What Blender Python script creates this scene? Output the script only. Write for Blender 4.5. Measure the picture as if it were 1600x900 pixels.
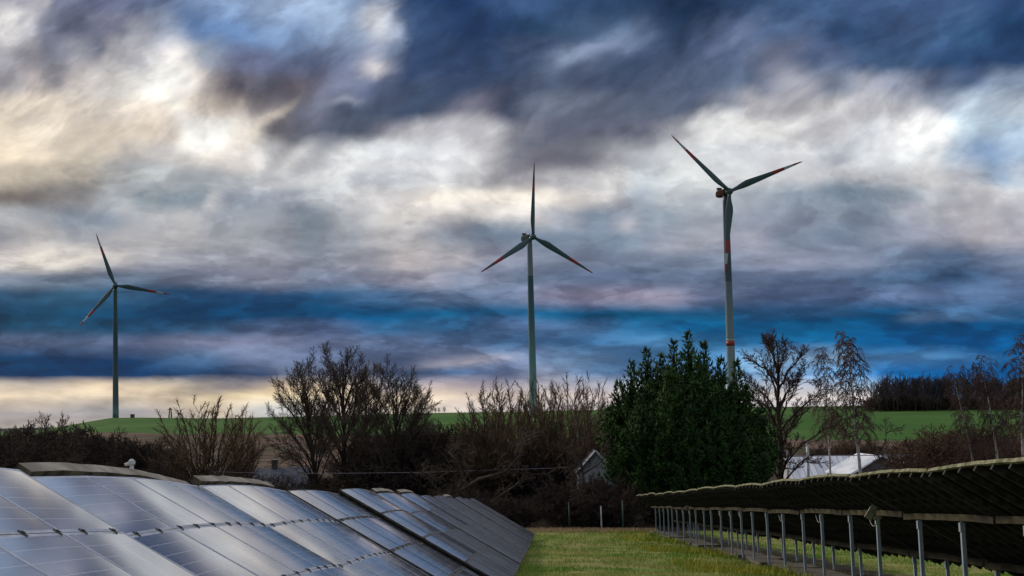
import bpy, math, random
import numpy as np
from mathutils import Matrix, Vector
R = math.radians
for o in list(bpy.data.objects): bpy.data.objects.remove(o)
scene = bpy.context.scene
C = scene.collection
rnd = random.Random(7)

# ---------------------------------------------------------------- camera
FPX, VW, VH = 2500.0, 1600, 900
PITCH, ROLL = math.atan(190 / FPX), R(1.3)
F_ = Vector((0, math.cos(PITCH), math.sin(PITCH)))
U0 = Vector((0, -math.sin(PITCH), math.cos(PITCH))); R0 = Vector((1, 0, 0))
CR = R0 * math.cos(ROLL) - U0 * math.sin(ROLL)
CU = U0 * math.cos(ROLL) + R0 * math.sin(ROLL)
cam_d = bpy.data.cameras.new('camera'); cam = bpy.data.objects.new('camera', cam_d); C.objects.link(cam)
cam.matrix_world = Matrix(((CR.x, CU.x, -F_.x, 0), (CR.y, CU.y, -F_.y, 0), (CR.z, CU.z, -F_.z, 0), (0, 0, 0, 1)))
cam_d.sensor_width = 36; cam_d.lens = FPX / VW * 36; cam_d.clip_start = 0.2; cam_d.clip_end = 30000
scene.camera = cam
def ray(x, y):
    return (F_ + CR * ((x - VW / 2) / FPX) + CU * ((VH / 2 - y) / FPX)).normalized()
def at(x, y, Y):                      # world point seen at that spot of the photo, Y metres ahead
    d = ray(x, y); return d * (Y / d.y)
# frame of the solar site: rows run along EY, ground and tables are level in it
EY = ray(860, 787); EX = (CR - EY * CR.dot(EY)).normalized(); EZ = EX.cross(EY)
GZ = -2.1
def S(X, D, Z): return EX * X + EY * D + EZ * Z
def SM(X, D, Z=GZ):
    p = S(X, D, Z)
    return Matrix(((EX.x, EY.x, EZ.x, p.x), (EX.y, EY.y, EZ.y, p.y), (EX.z, EY.z, EZ.z, p.z), (0, 0, 0, 1)))

# ---------------------------------------------------------------- light
SUN_AZ, SUN_EL = R(-52), R(27)
sun_d = bpy.data.lights.new('sun', 'SUN'); sun = bpy.data.objects.new('sun', sun_d); C.objects.link(sun)
sun_d.energy = 2.4; sun_d.angle = R(8); sun_d.color = (1.0, .86, .68)
sd = Vector((math.sin(SUN_AZ) * math.cos(SUN_EL), math.cos(SUN_AZ) * math.cos(SUN_EL), math.sin(SUN_EL)))
sun.matrix_world = sd.to_track_quat('Z', 'Y').to_matrix().to_4x4()
vs = scene.view_settings
vs.view_transform = 'Standard'; vs.look = 'None'; vs.exposure = 0.0; vs.gamma = 1
try: vs.use_curve_mapping = False
except Exception: pass
scene.render.film_transparent = False
scene.cycles.max_bounces = 6; scene.cycles.diffuse_bounces = 2; scene.cycles.glossy_bounces = 3
scene.cycles.transmission_bounces = 2; scene.cycles.transparent_max_bounces = 4

def lin(c):
    return tuple(((v / 255) / 12.92 if v / 255 <= .04045 else ((v / 255 + .055) / 1.055) ** 2.4) for v in c)

class NT:
    def __init__(s, nt): s.nt = nt
    def n(s, typ, **kw):
        nd = s.nt.nodes.new(typ)
        for k, v in kw.items():
            if k == 'ins':
                for i, val in v.items():
                    if isinstance(val, bpy.types.NodeSocket): s.nt.links.new(val, nd.inputs[i])
                    else: nd.inputs[i].default_value = val
            else: setattr(nd, k, v)
        return nd
    def m(s, op, a, b=0.0, c=0.0):
        return s.n('ShaderNodeMath', operation=op, ins={0: a, 1: b, 2: c}).outputs[0]
    def noise(s, vec, scale, detail=6, rough=.6, out=0, dist=0.0):
        return s.n('ShaderNodeTexNoise', ins={'Vector': vec, 'Scale': scale, 'Detail': detail, 'Roughness': rough, 'Distortion': dist}).outputs[out]
    def comb(s, x, y, z=0.0):
        return s.n('ShaderNodeCombineXYZ', ins={0: x, 1: y, 2: z}).outputs[0]
    def mix(s, f, a, b, blend='MIX'):
        nd = s.n('ShaderNodeMix', data_type='RGBA', blend_type=blend)
        for i, v in ((0, f), (6, a), (7, b)):
            if isinstance(v, bpy.types.NodeSocket): s.nt.links.new(v, nd.inputs[i])
            else: nd.inputs[i].default_value = v if i == 0 else (tuple(v) + (1,))[:4]
        return nd.outputs[2]
    def maprange(s, v, a, b, c=0.0, d=1.0, kind='SMOOTHSTEP'):
        return s.n('ShaderNodeMapRange', interpolation_type=kind, ins={0: v, 1: a, 2: b, 3: c, 4: d}).outputs[0]
    def ramp(s, f, stops, interp='LINEAR'):
        nd = s.n('ShaderNodeValToRGB', ins={0: f}); cr = nd.color_ramp; cr.interpolation = interp
        cr.elements[0].position = stops[0][0]; cr.elements[0].color = tuple(stops[0][1]) + (1,)
        cr.elements[1].position = stops[-1][0]; cr.elements[1].color = tuple(stops[-1][1]) + (1,)
        for p, c in stops[1:-1]:
            e = cr.elements.new(p); e.color = tuple(c) + (1,)
        return nd.outputs[0]

# ---------------------------------------------------------------- sky: storm clouds over a Nishita sky, laid out by azimuth and elevation
SKY = [
(-330, '0:150,150,175 300:205,205,222 520:215,215,228 700:165,170,198 900:120,130,170 1300:110,122,165 1600:100,112,155'),  # rows above the view: invented bright sky for the panel reflections
(-150, '0:170,168,188 300:222,220,232 450:240,236,238 600:200,200,220 800:100,112,158 1100:75,90,135 1400:90,105,155 1600:80,95,145'),
(0, '0:150,145,165 60:185,180,190 85:110,110,140 180:100,100,140 260:105,115,160 350:130,150,200 480:165,180,220 600:110,130,180 640:35,65,120 720:25,55,110 800:60,85,140 950:35,55,100 1080:20,40,80 1200:40,60,105 1350:65,90,145 1500:65,90,145 1600:45,70,125'),
(45, '0:225,222,222 40:200,198,205 75:130,130,155 110:105,105,135 165:115,112,140 200:170,170,185 250:150,155,185 310:85,110,165 370:90,115,170 450:120,140,190 540:150,165,205 600:185,190,215 625:150,160,200 650:50,70,120 750:40,65,120 850:35,60,105 980:75,90,130 1060:40,55,95 1150:90,100,145 1250:75,95,145 1330:50,75,125 1450:60,80,130 1530:50,80,130 1600:30,60,110'),
(90, '0:190,185,195 40:150,145,155 75:120,118,140 110:150,148,165 140:110,108,130 165:175,172,180 220:215,213,218 270:225,220,220 320:140,145,170 380:100,100,140 450:95,100,140 530:110,115,155 580:130,130,165 605:90,105,150 640:45,65,115 760:45,62,110 850:75,85,125 900:85,90,125 980:65,75,115 1060:65,72,110 1150:80,90,135 1230:110,112,145 1290:80,90,135 1400:60,80,125 1500:45,70,120 1600:30,55,105'),
(130, '0:165,160,165 40:190,180,180 75:150,145,155 110:200,192,188 150:215,208,205 200:245,240,232 260:255,252,246 295:215,205,200 330:150,140,140 375:95,88,105 420:85,82,100 460:110,100,115 530:120,120,155 600:85,90,130 640:58,66,105 760:60,68,108 850:75,80,115 960:65,70,105 1060:80,85,120 1180:90,98,135 1260:175,172,188 1310:120,125,155 1370:165,165,185 1420:150,152,180 1480:90,100,140 1540:75,90,135 1590:130,140,175'),
(170, '0:222,208,190 60:232,218,200 120:225,212,196 180:222,210,198 240:228,214,200 280:248,240,226 320:200,185,172 370:170,155,145 400:115,105,110 430:120,112,122 500:105,105,130 560:70,75,108 650:60,65,98 710:80,80,110 760:125,120,145 800:70,72,105 860:105,108,135 960:95,98,125 1080:88,92,122 1150:120,122,145 1200:175,172,180 1290:190,188,192 1400:195,193,200 1480:150,155,185 1550:180,190,215 1600:190,198,218'),
(205, '0:232,216,194 60:240,226,206 120:225,210,192 200:212,198,182 260:230,215,198 300:255,252,245 340:250,246,238 370:225,215,205 410:200,190,180 440:110,105,115 500:90,92,115 560:95,95,118 620:165,160,170 680:195,192,200 760:210,208,214 830:130,128,145 900:98,98,122 1000:105,105,128 1060:170,168,178 1120:228,228,228 1200:232,231,230 1300:205,203,208 1360:225,228,236 1420:255,255,255 1480:250,252,255 1520:190,205,230 1600:175,190,222'),
(240, '0:218,202,182 70:225,210,190 150:216,202,184 200:200,192,184 260:205,200,198 320:230,222,214 380:235,228,222 420:240,238,236 500:232,230,232 600:232,234,240 700:225,226,232 770:200,196,200 820:130,126,140 900:115,112,130 960:165,164,172 1020:212,214,220 1100:218,220,225 1200:225,227,232 1240:245,246,248 1300:200,202,212 1360:225,228,235 1420:246,248,252 1480:235,237,242 1510:180,192,220 1560:130,150,195 1600:160,175,210'),
(275, '0:178,166,152 60:190,178,162 120:190,180,165 170:172,170,168 250:185,188,192 310:180,186,196 360:200,202,208 430:225,226,228 500:215,216,220 600:215,218,226 700:222,222,224 760:185,182,184 820:165,160,168 900:180,178,184 960:215,214,214 1010:205,210,222 1100:222,224,228 1180:215,216,220 1260:210,210,214 1330:190,190,196 1400:180,180,188 1460:200,198,202 1520:195,196,206 1570:145,158,190 1600:175,180,200'),
(305, '0:112,104,100 60:118,112,110 120:135,132,132 170:170,172,178 230:150,158,172 270:130,140,160 310:150,158,175 330:205,205,208 360:160,165,185 440:165,168,185 520:200,202,210 600:215,212,214 700:235,226,216 800:242,232,220 880:228,220,212 950:215,212,212 1000:175,182,202 1060:200,204,214 1150:180,184,198 1250:150,158,180 1330:115,125,150 1420:150,155,172 1480:190,188,196 1540:200,196,200 1600:190,190,200'),
(335, '0:170,170,175 60:160,162,172 110:140,146,165 160:135,142,165 220:165,166,176 300:190,188,192 350:165,168,182 420:165,168,182 480:135,142,162 560:170,170,180 650:205,200,198 740:215,208,204 820:210,205,204 880:170,172,190 930:140,150,178 980:165,168,188 1040:150,158,180 1110:165,168,185 1200:150,154,178 1290:140,146,170 1370:125,134,160 1430:165,165,182 1520:190,186,194 1600:180,178,192'),
(370, '0:160,160,170 50:180,176,178 120:160,160,172 200:180,177,182 280:175,172,178 360:165,165,175 440:150,152,166 470:135,142,160 540:150,152,166 620:180,176,180 700:145,148,168 760:120,130,158 830:125,135,165 900:130,138,168 980:125,135,165 1060:155,158,180 1110:170,170,188 1170:165,164,185 1240:130,136,165 1320:120,128,160 1400:135,138,165 1480:150,148,170 1540:180,174,184 1600:170,166,182'),
(405, '0:225,218,212 60:232,224,214 110:220,212,204 160:185,182,188 250:160,160,175 330:155,155,172 420:160,158,175 500:145,148,170 570:160,158,172 640:190,182,184 700:175,170,178 780:140,140,165 880:125,130,162 960:120,126,160 1060:120,128,162 1140:125,130,162 1220:135,135,165 1320:125,128,160 1420:105,115,152 1500:85,105,148 1560:110,118,155 1600:120,125,160'),
(435, '0:120,125,152 100:110,118,148 200:105,115,148 300:125,128,158 420:140,140,165 520:120,125,158 640:150,146,168 740:125,128,160 840:105,115,152 940:95,108,150 1040:100,112,152 1140:105,115,155 1260:90,104,148 1400:70,92,138 1500:60,85,132 1600:85,100,145'),
(460, '0:45,75,115 100:45,75,112 200:50,82,125 300:30,75,125 400:30,80,135 500:35,85,138 600:70,100,150 700:95,110,152 800:110,118,158 860:135,130,165 950:150,140,172 1050:150,140,170 1120:110,115,155 1220:90,104,150 1320:85,100,148 1420:95,108,155 1500:80,98,145 1600:80,98,145'),
(490, '0:30,68,108 100:30,68,108 200:28,72,118 300:15,70,122 400:10,72,125 500:10,75,128 600:12,78,132 700:35,88,138 800:45,92,142 900:30,90,140 1000:30,92,142 1100:40,98,150 1200:55,90,140 1300:60,92,142 1400:30,85,138 1500:70,98,148 1600:55,92,142'),
(510, '0:35,72,110 80:40,75,115 160:35,75,118 240:50,85,130 320:60,90,135 420:85,100,145 520:85,100,148 600:60,95,145 700:60,98,148 800:85,105,155 900:80,108,158 1000:55,105,160 1100:35,105,165 1200:25,100,160 1300:15,95,155 1400:20,90,150 1500:15,80,140 1600:15,80,138'),
(535, '0:90,98,138 100:85,95,135 200:95,100,140 300:115,115,150 420:115,115,152 520:105,112,152 620:95,108,152 720:85,105,152 820:75,105,155 920:70,108,162 1020:60,112,172 1120:45,112,178 1250:25,105,175 1400:15,98,168 1500:15,92,162 1600:15,95,165'),
(560, '0:15,60,110 100:15,58,110 200:20,62,115 300:70,90,135 400:105,110,150 500:100,108,150 600:100,112,155 680:125,130,168 730:130,135,172 800:120,130,175 900:110,135,180 1000:85,130,185 1100:70,130,195 1200:130,160,205 1300:140,165,205 1340:70,125,190 1450:70,125,190 1600:25,110,190'),
(585, '0:15,50,98 80:12,48,98 200:25,58,108 300:45,70,118 400:60,75,120 450:100,105,140 560:120,120,155 620:70,95,145 700:80,105,155 780:110,120,165 850:140,145,180 950:110,140,190 1100:110,150,210 1200:140,170,215 1300:110,155,215 1400:30,120,210 1600:25,115,205'),
(604, '0:205,190,175 60:190,178,168 150:220,200,178 250:222,204,180 310:190,178,168 370:170,160,160 410:190,175,165 430:225,200,170 560:215,195,175 640:150,148,170 680:190,175,180 800:185,175,185 950:190,185,198 1100:180,190,215 1250:205,205,218 1350:170,185,215 1420:40,122,208 1600:40,122,208'),
(618, '0:228,210,188 200:232,214,190 400:240,220,185 600:228,208,185 750:225,208,195 900:225,210,205 1200:232,224,222 1280:242,232,228 1360:232,222,222 1400:120,150,205 1600:60,130,205'),
(642, '0:178,172,172 200:168,165,170 350:205,190,172 420:195,195,200 600:225,212,195 800:220,210,210 1600:200,200,215'),
(668, '0:190,180,172 1600:180,180,185'),
]
def tone(c):      # the clouds are greyer and more teal than lavender
    r, g_, b_ = c; k = min(max(0.0, b_ - min(r, g_)), 40.0)
    if b_ > 170 and r < 80: return (r + 8, g_ + 2, b_ - 14)
    if b_ > 105 and r < 62 and g_ > r + 20: return (max(0, r - 14), g_ - 5, b_ - 12)
    return (r - .12 * k, g_ + .08 * k, b_ - .10 * k)
def u_of(x): return math.tan(math.atan((x - 800) / FPX))
def v_of(y): return math.tan(math.atan((450 - y) / FPX) + PITCH)
AZ_SPAN = .37
def build_sky():
    w = bpy.data.worlds.new('World'); scene.world = w; w.use_nodes = True
    nt = w.node_tree; nt.nodes.clear(); g = NT(nt)
    tc = g.n('ShaderNodeTexCoord').outputs['Generated']
    d = g.n('ShaderNodeSeparateXYZ', ins={0: tc}); dx, dy, dz = d.outputs
    az = g.m('ARCTAN2', dx, dy)
    # beyond +-AZ_SPAN the same kind of sky goes on (mirrored)
    pp = g.m('SUBTRACT', g.m('PINGPONG', g.m('ADD', az, AZ_SPAN + 8 * AZ_SPAN), 2 * AZ_SPAN), AZ_SPAN)
    hor = g.m('SQRT', g.m('ADD', g.m('MULTIPLY', dx, dx), g.m('MULTIPLY', dy, dy)))
    tel = g.m('DIVIDE', dz, g.m('MAXIMUM', hor, .02))
    u = g.m('TANGENT', pp)
    v = g.m('DIVIDE', tel, g.m('COSINE', pp))
    v = g.m('ADD', v, g.m('MULTIPLY', u, math.tan(ROLL)))
    # noise domains: streaks slanting up to the right in the upper sky, flat streaks near the horizon
    ca, sa = math.cos(R(28)), math.sin(R(28))
    rx = g.m('ADD', g.m('MULTIPLY', u, ca), g.m('MULTIPLY', v, sa))
    ry = g.m('SUBTRACT', g.m('MULTIPLY', v, ca), g.m('MULTIPLY', u, sa))
    azs = g.m('MULTIPLY', g.m('FLOOR', g.m('DIVIDE', g.m('ADD', az, AZ_SPAN), 2 * AZ_SPAN)), 7.3)
    up = g.comb(g.m('MULTIPLY', rx, .62), ry, azs)
    lo = g.comb(g.m('MULTIPLY', u, .32), v, azs)
    iso = g.comb(g.m('MULTIPLY', u, .62), v, azs)
    # bend the domains so that streaks curl and feather instead of running straight
    def bend(dom, sc, ax, ay, det=3):
        c = g.noise(dom, sc, det, .5, out=1)
        return g.n('ShaderNodeVectorMath', operation='MULTIPLY_ADD', ins={0: g.n('ShaderNodeVectorMath', operation='SUBTRACT', ins={0: c, 1: (.5, .5, .5)}).outputs[0], 1: (ax, ay, 0), 2: dom}).outputs[0]
    up = bend(up, 8, .05, .04); lo = bend(lo, 18, .02, .006); iso = bend(iso, 11, .03, .02)
    hi = g.maprange(v, v_of(470), v_of(300))
    top = g.maprange(v, v_of(300), v_of(160))
    # warp
    def warp(dom, sc, au, av, det=7, rg=.62):
        c = g.noise(dom, sc, det, rg, out=1)
        s = g.n('ShaderNodeSeparateColor', ins={0: c})
        return (g.m('MULTIPLY', g.m('SUBTRACT', s.outputs[0], .5), au), g.m('MULTIPLY', g.m('SUBTRACT', s.outputs[1], .5), av))
    w1 = warp(iso, 20, .045, .026, 6, .5); w2 = warp(lo, 42, .045, .009, 6, .5); w3 = warp(up, 22, .040, .034, 7, .54)
    def lerp(a, b, f): return g.m('ADD', a, g.m('MULTIPLY', g.m('SUBTRACT', b, a), f))
    du = lerp(w2[0], lerp(w1[0], g.m('ADD', w3[0], g.m('MULTIPLY', w1[0], .5)), top), hi)
    dv = lerp(w2[1], lerp(w1[1], g.m('ADD', w3[1], g.m('MULTIPLY', w1[1], .5)), top), hi)
    uu = g.m('ADD', u, du); vv = g.m('ADD', v, dv)
    u01 = g.m('ADD', g.m('DIVIDE', uu, .70), .5)
    col = None; pv = None
    for y, txt in SKY:
        stops = []
        for it in txt.split():
            x, c = it.split(':'); stops.append((u_of(float(x)) / .70 + .5, lin(tone([float(q) for q in c.split(',')]))))
        rr = g.ramp(u01, stops, 'EASE' if len(stops) > 4 else 'LINEAR'); yv = v_of(y)
        if col is None: col = rr
        else: col = g.mix(g.maprange(vv, pv, yv, kind='SMOOTHSTEP' if y < 560 else 'LINEAR'), col, rr)
        pv = yv
    # bright and dark patches with their own shape
    def blob(x, y, sx, sy, ang, c, amt):
        nonlocal col
        bu, bv = u_of(x), v_of(y); a = R(ang)
        wu = g.m('SUBTRACT', g.m('ADD', u, g.m('MULTIPLY', du, .9)), bu); wv = g.m('SUBTRACT', g.m('ADD', v, g.m('MULTIPLY', dv, .9)), bv)
        p = g.m('ADD', g.m('MULTIPLY', wu, math.cos(a) * FPX / sx), g.m('MULTIPLY', wv, math.sin(a) * FPX / sx))
        q = g.m('SUBTRACT', g.m('MULTIPLY', wv, math.cos(a) * FPX / sy), g.m('MULTIPLY', wu, math.sin(a) * FPX / sy))
        r2 = g.m('ADD', g.m('MULTIPLY', p, p), g.m('MULTIPLY', q, q))
        f = g.m('MULTIPLY', g.m('EXPONENT', g.m('MULTIPLY', r2, -1.0)), amt)
        col = g.mix(f, col, lin(tone(c)))
    for b in [(606, 36, 28, 24, 30, (232, 232, 240), .9), (588, 98, 26, 13, 8, (215, 208, 212), .9), (548, 158, 26, 8, 12, (165, 165, 190), .6),
              (930, 72, 60, 16, 27, (150, 158, 198), .65), (985, 351, 20, 11, 5, (200, 198, 208), .8), (436, 178, 34, 9, 40, (225, 212, 196), .7),
              (1070, 380, 60, 14, 10, (172, 168, 184), .5), (720, 566, 80, 8, 6, (192, 186, 205), .85), (1440, 498, 34, 9, 5, (105, 130, 175), .8),
              (260, 130, 55, 30, -10, (255, 253, 248), .7), (325, 207, 60, 22, 20, (255, 254, 250), .7), (1440, 212, 62, 30, 12, (255, 255, 255), .75),
              (1130, 120, 120, 30, 25, (78, 84, 122), .5), (740, 165, 60, 16, 25, (140, 134, 156), .35), (620, 255, 190, 12, 6, (240, 240, 242), .6),
              (1250, 150, 70, 12, 32, (190, 186, 198), .6), (1330, 165, 70, 10, 34, (186, 184, 196), .5), (1150, 60, 70, 12, 34, (118, 124, 166), .5),
              (860, 215, 130, 22, 22, (92, 92, 116), .5), (560, 195, 130, 20, 36, (72, 76, 106), .65), (470, 215, 60, 12, 38, (100, 98, 116), .6), (760, 120, 200, 20, 26, (46, 60, 100), .5), (1020, 150, 200, 16, 24, (84, 90, 124), .5), (840, 245, 90, 16, 24, (112, 108, 126), .6), (1450, 60, 160, 16, 20, (58, 84, 132), .5), (1235, 238, 26, 9, 5, (250, 250, 250), .7), (1400, 305, 120, 14, -4, (120, 130, 155), .4),
              (220, 330, 90, 12, -8, (190, 190, 196), .5), (130, 395, 100, 14, -3, (228, 220, 212), .6), (1490, 500, 20, 5, 5, (100, 125, 170), .5)]:
        blob(*b)
    # fine cloud relief
    n1 = g.noise(up, 24, 6, .52); n2 = g.noise(lo, 50, 7, .52); n3 = g.noise(iso, 22, 6, .52, dist=.5)
    n = lerp(n2, lerp(n3, g.m('ADD', g.m('MULTIPLY', n1, .6), g.m('MULTIPLY', n3, .4)), top), hi)
    k = g.maprange(n, .25, .75, .72, 1.28, 'LINEAR')
    col = g.mix(1.0, col, g.n('ShaderNodeCombineColor', ins={0: k, 1: k, 2: g.maprange(n, .25, .75, .76, 1.22, 'LINEAR')}).outputs[0], 'MULTIPLY')
    # billows: relief of the cloud bases, lit from the bright upper left
    def relief(dom, sc, off, det=5, rg=.5):
        a = g.noise(dom, sc, det, rg); b2 = g.noise(g.n('ShaderNodeVectorMath', operation='ADD', ins={0: dom, 1: off}).outputs[0], sc, det, rg)
        return g.m('SUBTRACT', a, b2)
    r1 = relief(iso, 18, (-.0045, .0055, 0)); r2 = relief(lo, 40, (-.0015, .003, 0)); r3 = relief(up, 20, (-.005, .005, 0))
    rl_ = lerp(r2, lerp(r1, r3, top), hi)
    kk = g.m('ADD', 1.0, g.m('MULTIPLY', rl_, -2.2))
    kk = g.maprange(kk, .55, 1.45, .55, 1.45, 'LINEAR')
    col = g.mix(1.0, col, g.n('ShaderNodeCombineColor', ins={0: kk, 1: kk, 2: g.m('ADD', g.m('MULTIPLY', kk, .93), .07)}).outputs[0], 'MULTIPLY')
    # torn wisps with crisp edges
    def wisp(dom, sc, lo_, hi_, det=8, rg=.56, dist=.25):
        return g.maprange(g.noise(dom, sc, det, rg, dist=dist), lo_, hi_)
    wa = lerp(wisp(lo, 22, .485, .53), lerp(wisp(iso, 12, .48, .53), wisp(up, 14, .47, .55), top), hi)
    wb = lerp(wisp(lo, 50, .48, .54), lerp(wisp(iso, 30, .48, .54), wisp(up, 34, .47, .55), top), hi)
    wc = lerp(wisp(lo, 110, .46, .56), lerp(wisp(iso, 62, .46, .57), wisp(up, 66, .45, .58), top), hi)
    lowamp = g.m('MULTIPLY', g.maprange(v, v_of(606), v_of(585), .25, 1.5), g.maprange(v, v_of(330), v_of(460), .67, 1.0))
    ws = g.m('ADD', g.m('MULTIPLY', wa, .20), g.m('MULTIPLY', wb, .16))
    ws = g.m('ADD', ws, g.m('MULTIPLY', g.m('SUBTRACT', wc, .5), .11))
    ws = g.m('ADD', g.m('MULTIPLY', g.m('SUBTRACT', ws, .17), lowamp), 1.0)
    col = g.mix(1.0, col, g.n('ShaderNodeCombineColor', ins={0: ws, 1: ws, 2: g.m('ADD', g.m('MULTIPLY', ws, .9), .1)}).outputs[0], 'MULTIPLY')
    hs = g.n('ShaderNodeHueSaturation', ins={'Saturation': g.maprange(v, v_of(430), v_of(500), .92, 1.03), 'Value': g.maprange(v, v_of(430), v_of(500), 1.0, .92), 'Color': col}); col = hs.outputs[0]
    # overhead and behind: a plain overcast of the same tones
    zen = g.mix(g.noise(tc, 2.2, 6, .6), lin((120, 130, 165)), lin((225, 222, 228)))
    col = g.mix(g.maprange(v, v_of(-330), v_of(-1300)), col, zen)
    # the Nishita sky behind the overcast
    sky = g.n('ShaderNodeTexSky', sky_type='NISHITA', sun_disc=False, sun_elevation=SUN_EL, sun_rotation=SUN_AZ % (2 * math.pi))
    cov = g.mix(1.0, col, (10, 10, 10), 'MULTIPLY')
    fin = g.mix(.985, sky.outputs[0], cov)
    bg = g.n('ShaderNodeBackground', ins={'Color': fin, 'Strength': .1})
    out = g.n('ShaderNodeOutputWorld'); nt.links.new(bg.outputs[0], out.inputs[0])
    w.cycles.sampling_method = 'MANUAL'; w.cycles.sample_map_resolution = 1024
build_sky()

# ---------------------------------------------------------------- materials
def mat(name, c1, c2=None, scale=3.0, rough=.8, metal=0.0, bump=0.0, bscale=None, coord='Object', spec=.3, detail=6, stretch=(1, 1, 1), lo=.35, hi=.65):
    m = bpy.data.materials.new(name); m.use_nodes = True; g = NT(m.node_tree)
    b = m.node_tree.nodes['Principled BSDF']; b.inputs['Roughness'].default_value = rough
    b.inputs['Metallic'].default_value = metal; b.inputs['Specular IOR Level'].default_value = spec
    if c2 is None and not bump: b.inputs['Base Color'].default_value = tuple(c1) + (1,); return m
    v = g.n('ShaderNodeTexCoord').outputs[coord]
    v = g.n('ShaderNodeMapping', ins={0: v, 3: stretch}).outputs[0]
    if c2 is not None:
        f = g.maprange(g.noise(v, scale, detail, .65), lo, hi)
        m.node_tree.links.new(g.mix(f, c1, c2), b.inputs['Base Color'])
    else: b.inputs['Base Color'].default_value = tuple(c1) + (1,)
    if bump:
        bn = g.n('ShaderNodeBump', ins={'Strength': bump, 'Distance': .03, 'Height': g.noise(v, bscale or scale * 4, 5, .6)})
        m.node_tree.links.new(bn.outputs[0], b.inputs['Normal'])
    return m

M = {}
M['alu'] = mat('aluminium_frame', (.62, .66, .70), (.42, .45, .48), 6, .4, .3)
M['alu_dark'] = mat('black_anodised_edge', (.05, .05, .05), (.12, .105, .09), 9, .5, .3)
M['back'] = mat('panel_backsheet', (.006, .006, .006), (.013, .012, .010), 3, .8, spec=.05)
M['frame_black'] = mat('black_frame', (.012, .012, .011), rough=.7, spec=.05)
M['moss'] = mat('mossy_edge', (.075, .085, .03), (.27, .26, .17), 3.2, .95, bump=.6, detail=8)
M['wood'] = mat('weathered_wood', (.22, .19, .14), (.46, .41, .32), 2.2, .9, bump=.4, stretch=(1, .6, 1), detail=8)
M['wood_side'] = mat('stained_wood_side', (.045, .036, .024), (.22, .18, .12), 2.6, .9, stretch=(1, .8, 1))
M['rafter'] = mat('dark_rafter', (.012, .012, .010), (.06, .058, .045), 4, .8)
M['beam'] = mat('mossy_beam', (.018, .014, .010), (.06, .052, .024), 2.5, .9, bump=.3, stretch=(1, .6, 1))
M['galv'] = mat('galvanised_post', (.24, .31, .39), (.38, .45, .54), 5, .5, .15, stretch=(1, 1, .3))
M['concrete'] = mat('old_concrete', (.07, .068, .062), (.15, .145, .13), 1.2, .95, bump=.4)
M['white'] = mat('white_paint', (.62, .64, .66), (.45, .47, .5), 2, .6)
M['cable'] = mat('cable_grey', (.30, .30, .32), rough=.6)
M['box'] = mat('junction_box_grey', (.34, .36, .26), (.2, .2, .15), 8, .7)
def panel_glass(name, dirty):
    m = bpy.data.materials.new(name); m.use_nodes = True; g = NT(m.node_tree); b = m.node_tree.nodes['Principled BSDF']
    tc = g.n('ShaderNodeTexCoord').outputs['Object']; s = g.n('ShaderNodeSeparateXYZ', ins={0: tc})
    def line(c, pitch, wdt):
        f = g.m('ABSOLUTE', g.m('SUBTRACT', g.m('FRACT', g.m('DIVIDE', c, pitch)), .5))
        return g.m('GREATER_THAN', f, .5 - wdt)
    l = g.m('MAXIMUM', g.m('MULTIPLY', line(s.outputs[0], .156, .028), .65), g.m('MULTIPLY', line(s.outputs[1], .158, .012), .3))
    l = g.m('MAXIMUM', l, g.m('MULTIPLY', line(s.outputs[0], .052, .02), .35))
    if dirty: l = g.m('MULTIPLY', l, .22)
    else: m.node_tree.links.new(g.m('SUBTRACT', 1.0, g.m('MULTIPLY', l, .75)), b.inputs['Coat Weight'])
    base = g.mix(g.noise(tc, 3, 3), (.028, .032, .06), (.05, .055, .095))
    base = g.mix(l, base, (.75, .78, .85))
    gp = g.n('ShaderNodeNewGeometry').outputs['Position']
    st = g.n('ShaderNodeMapping', ins={0: gp, 3: (.5, 2.6, .5)}).outputs[0]
    dirt = g.noise(st, 2.5, 7, .7)
    if dirty:
        f = g.maprange(dirt, .42, .66)
        base = g.mix(f, (.007, .008, .013), (.036, .033, .034)); base = g.mix(l, base, (.4, .4, .43)); rr = g.maprange(dirt, .35, .65, .10, .5, 'LINEAR')  # dirt streaks, with the dark treeline reflection put into the base colour
        b.inputs['Specular IOR Level'].default_value = .16
    else:
        f = g.maprange(dirt, .5, .8, 0, .35)
        base = g.mix(f, base, (.24, .23, .22)); rr = g.maprange(dirt, .3, .75, .10, .26, 'LINEAR')
        b.inputs['Specular IOR Level'].default_value = .9
    if not dirty: b.inputs['Coat Weight'].default_value = 1.0; b.inputs['Coat Roughness'].default_value = .09; b.inputs['Coat IOR'].default_value = 1.95
    lk = m.node_tree.links
    lk.new(base, b.inputs['Base Color']); lk.new(rr, b.inputs['Roughness'])
    bn = g.n('ShaderNodeBump', ins={'Strength': .05, 'Distance': .02, 'Height': g.noise(g.n('ShaderNodeMapping', ins={0: gp, 3: (.5, 1.6, .5)}).outputs[0], 1.6, 3)})
    lk.new(bn.outputs[0], b.inputs['Normal'])
    return m
M['glass'] = panel_glass('solar_glass', False); M['glass_dirty_dim'] = panel_glass('solar_glass_weathered_dim', True)

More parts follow.
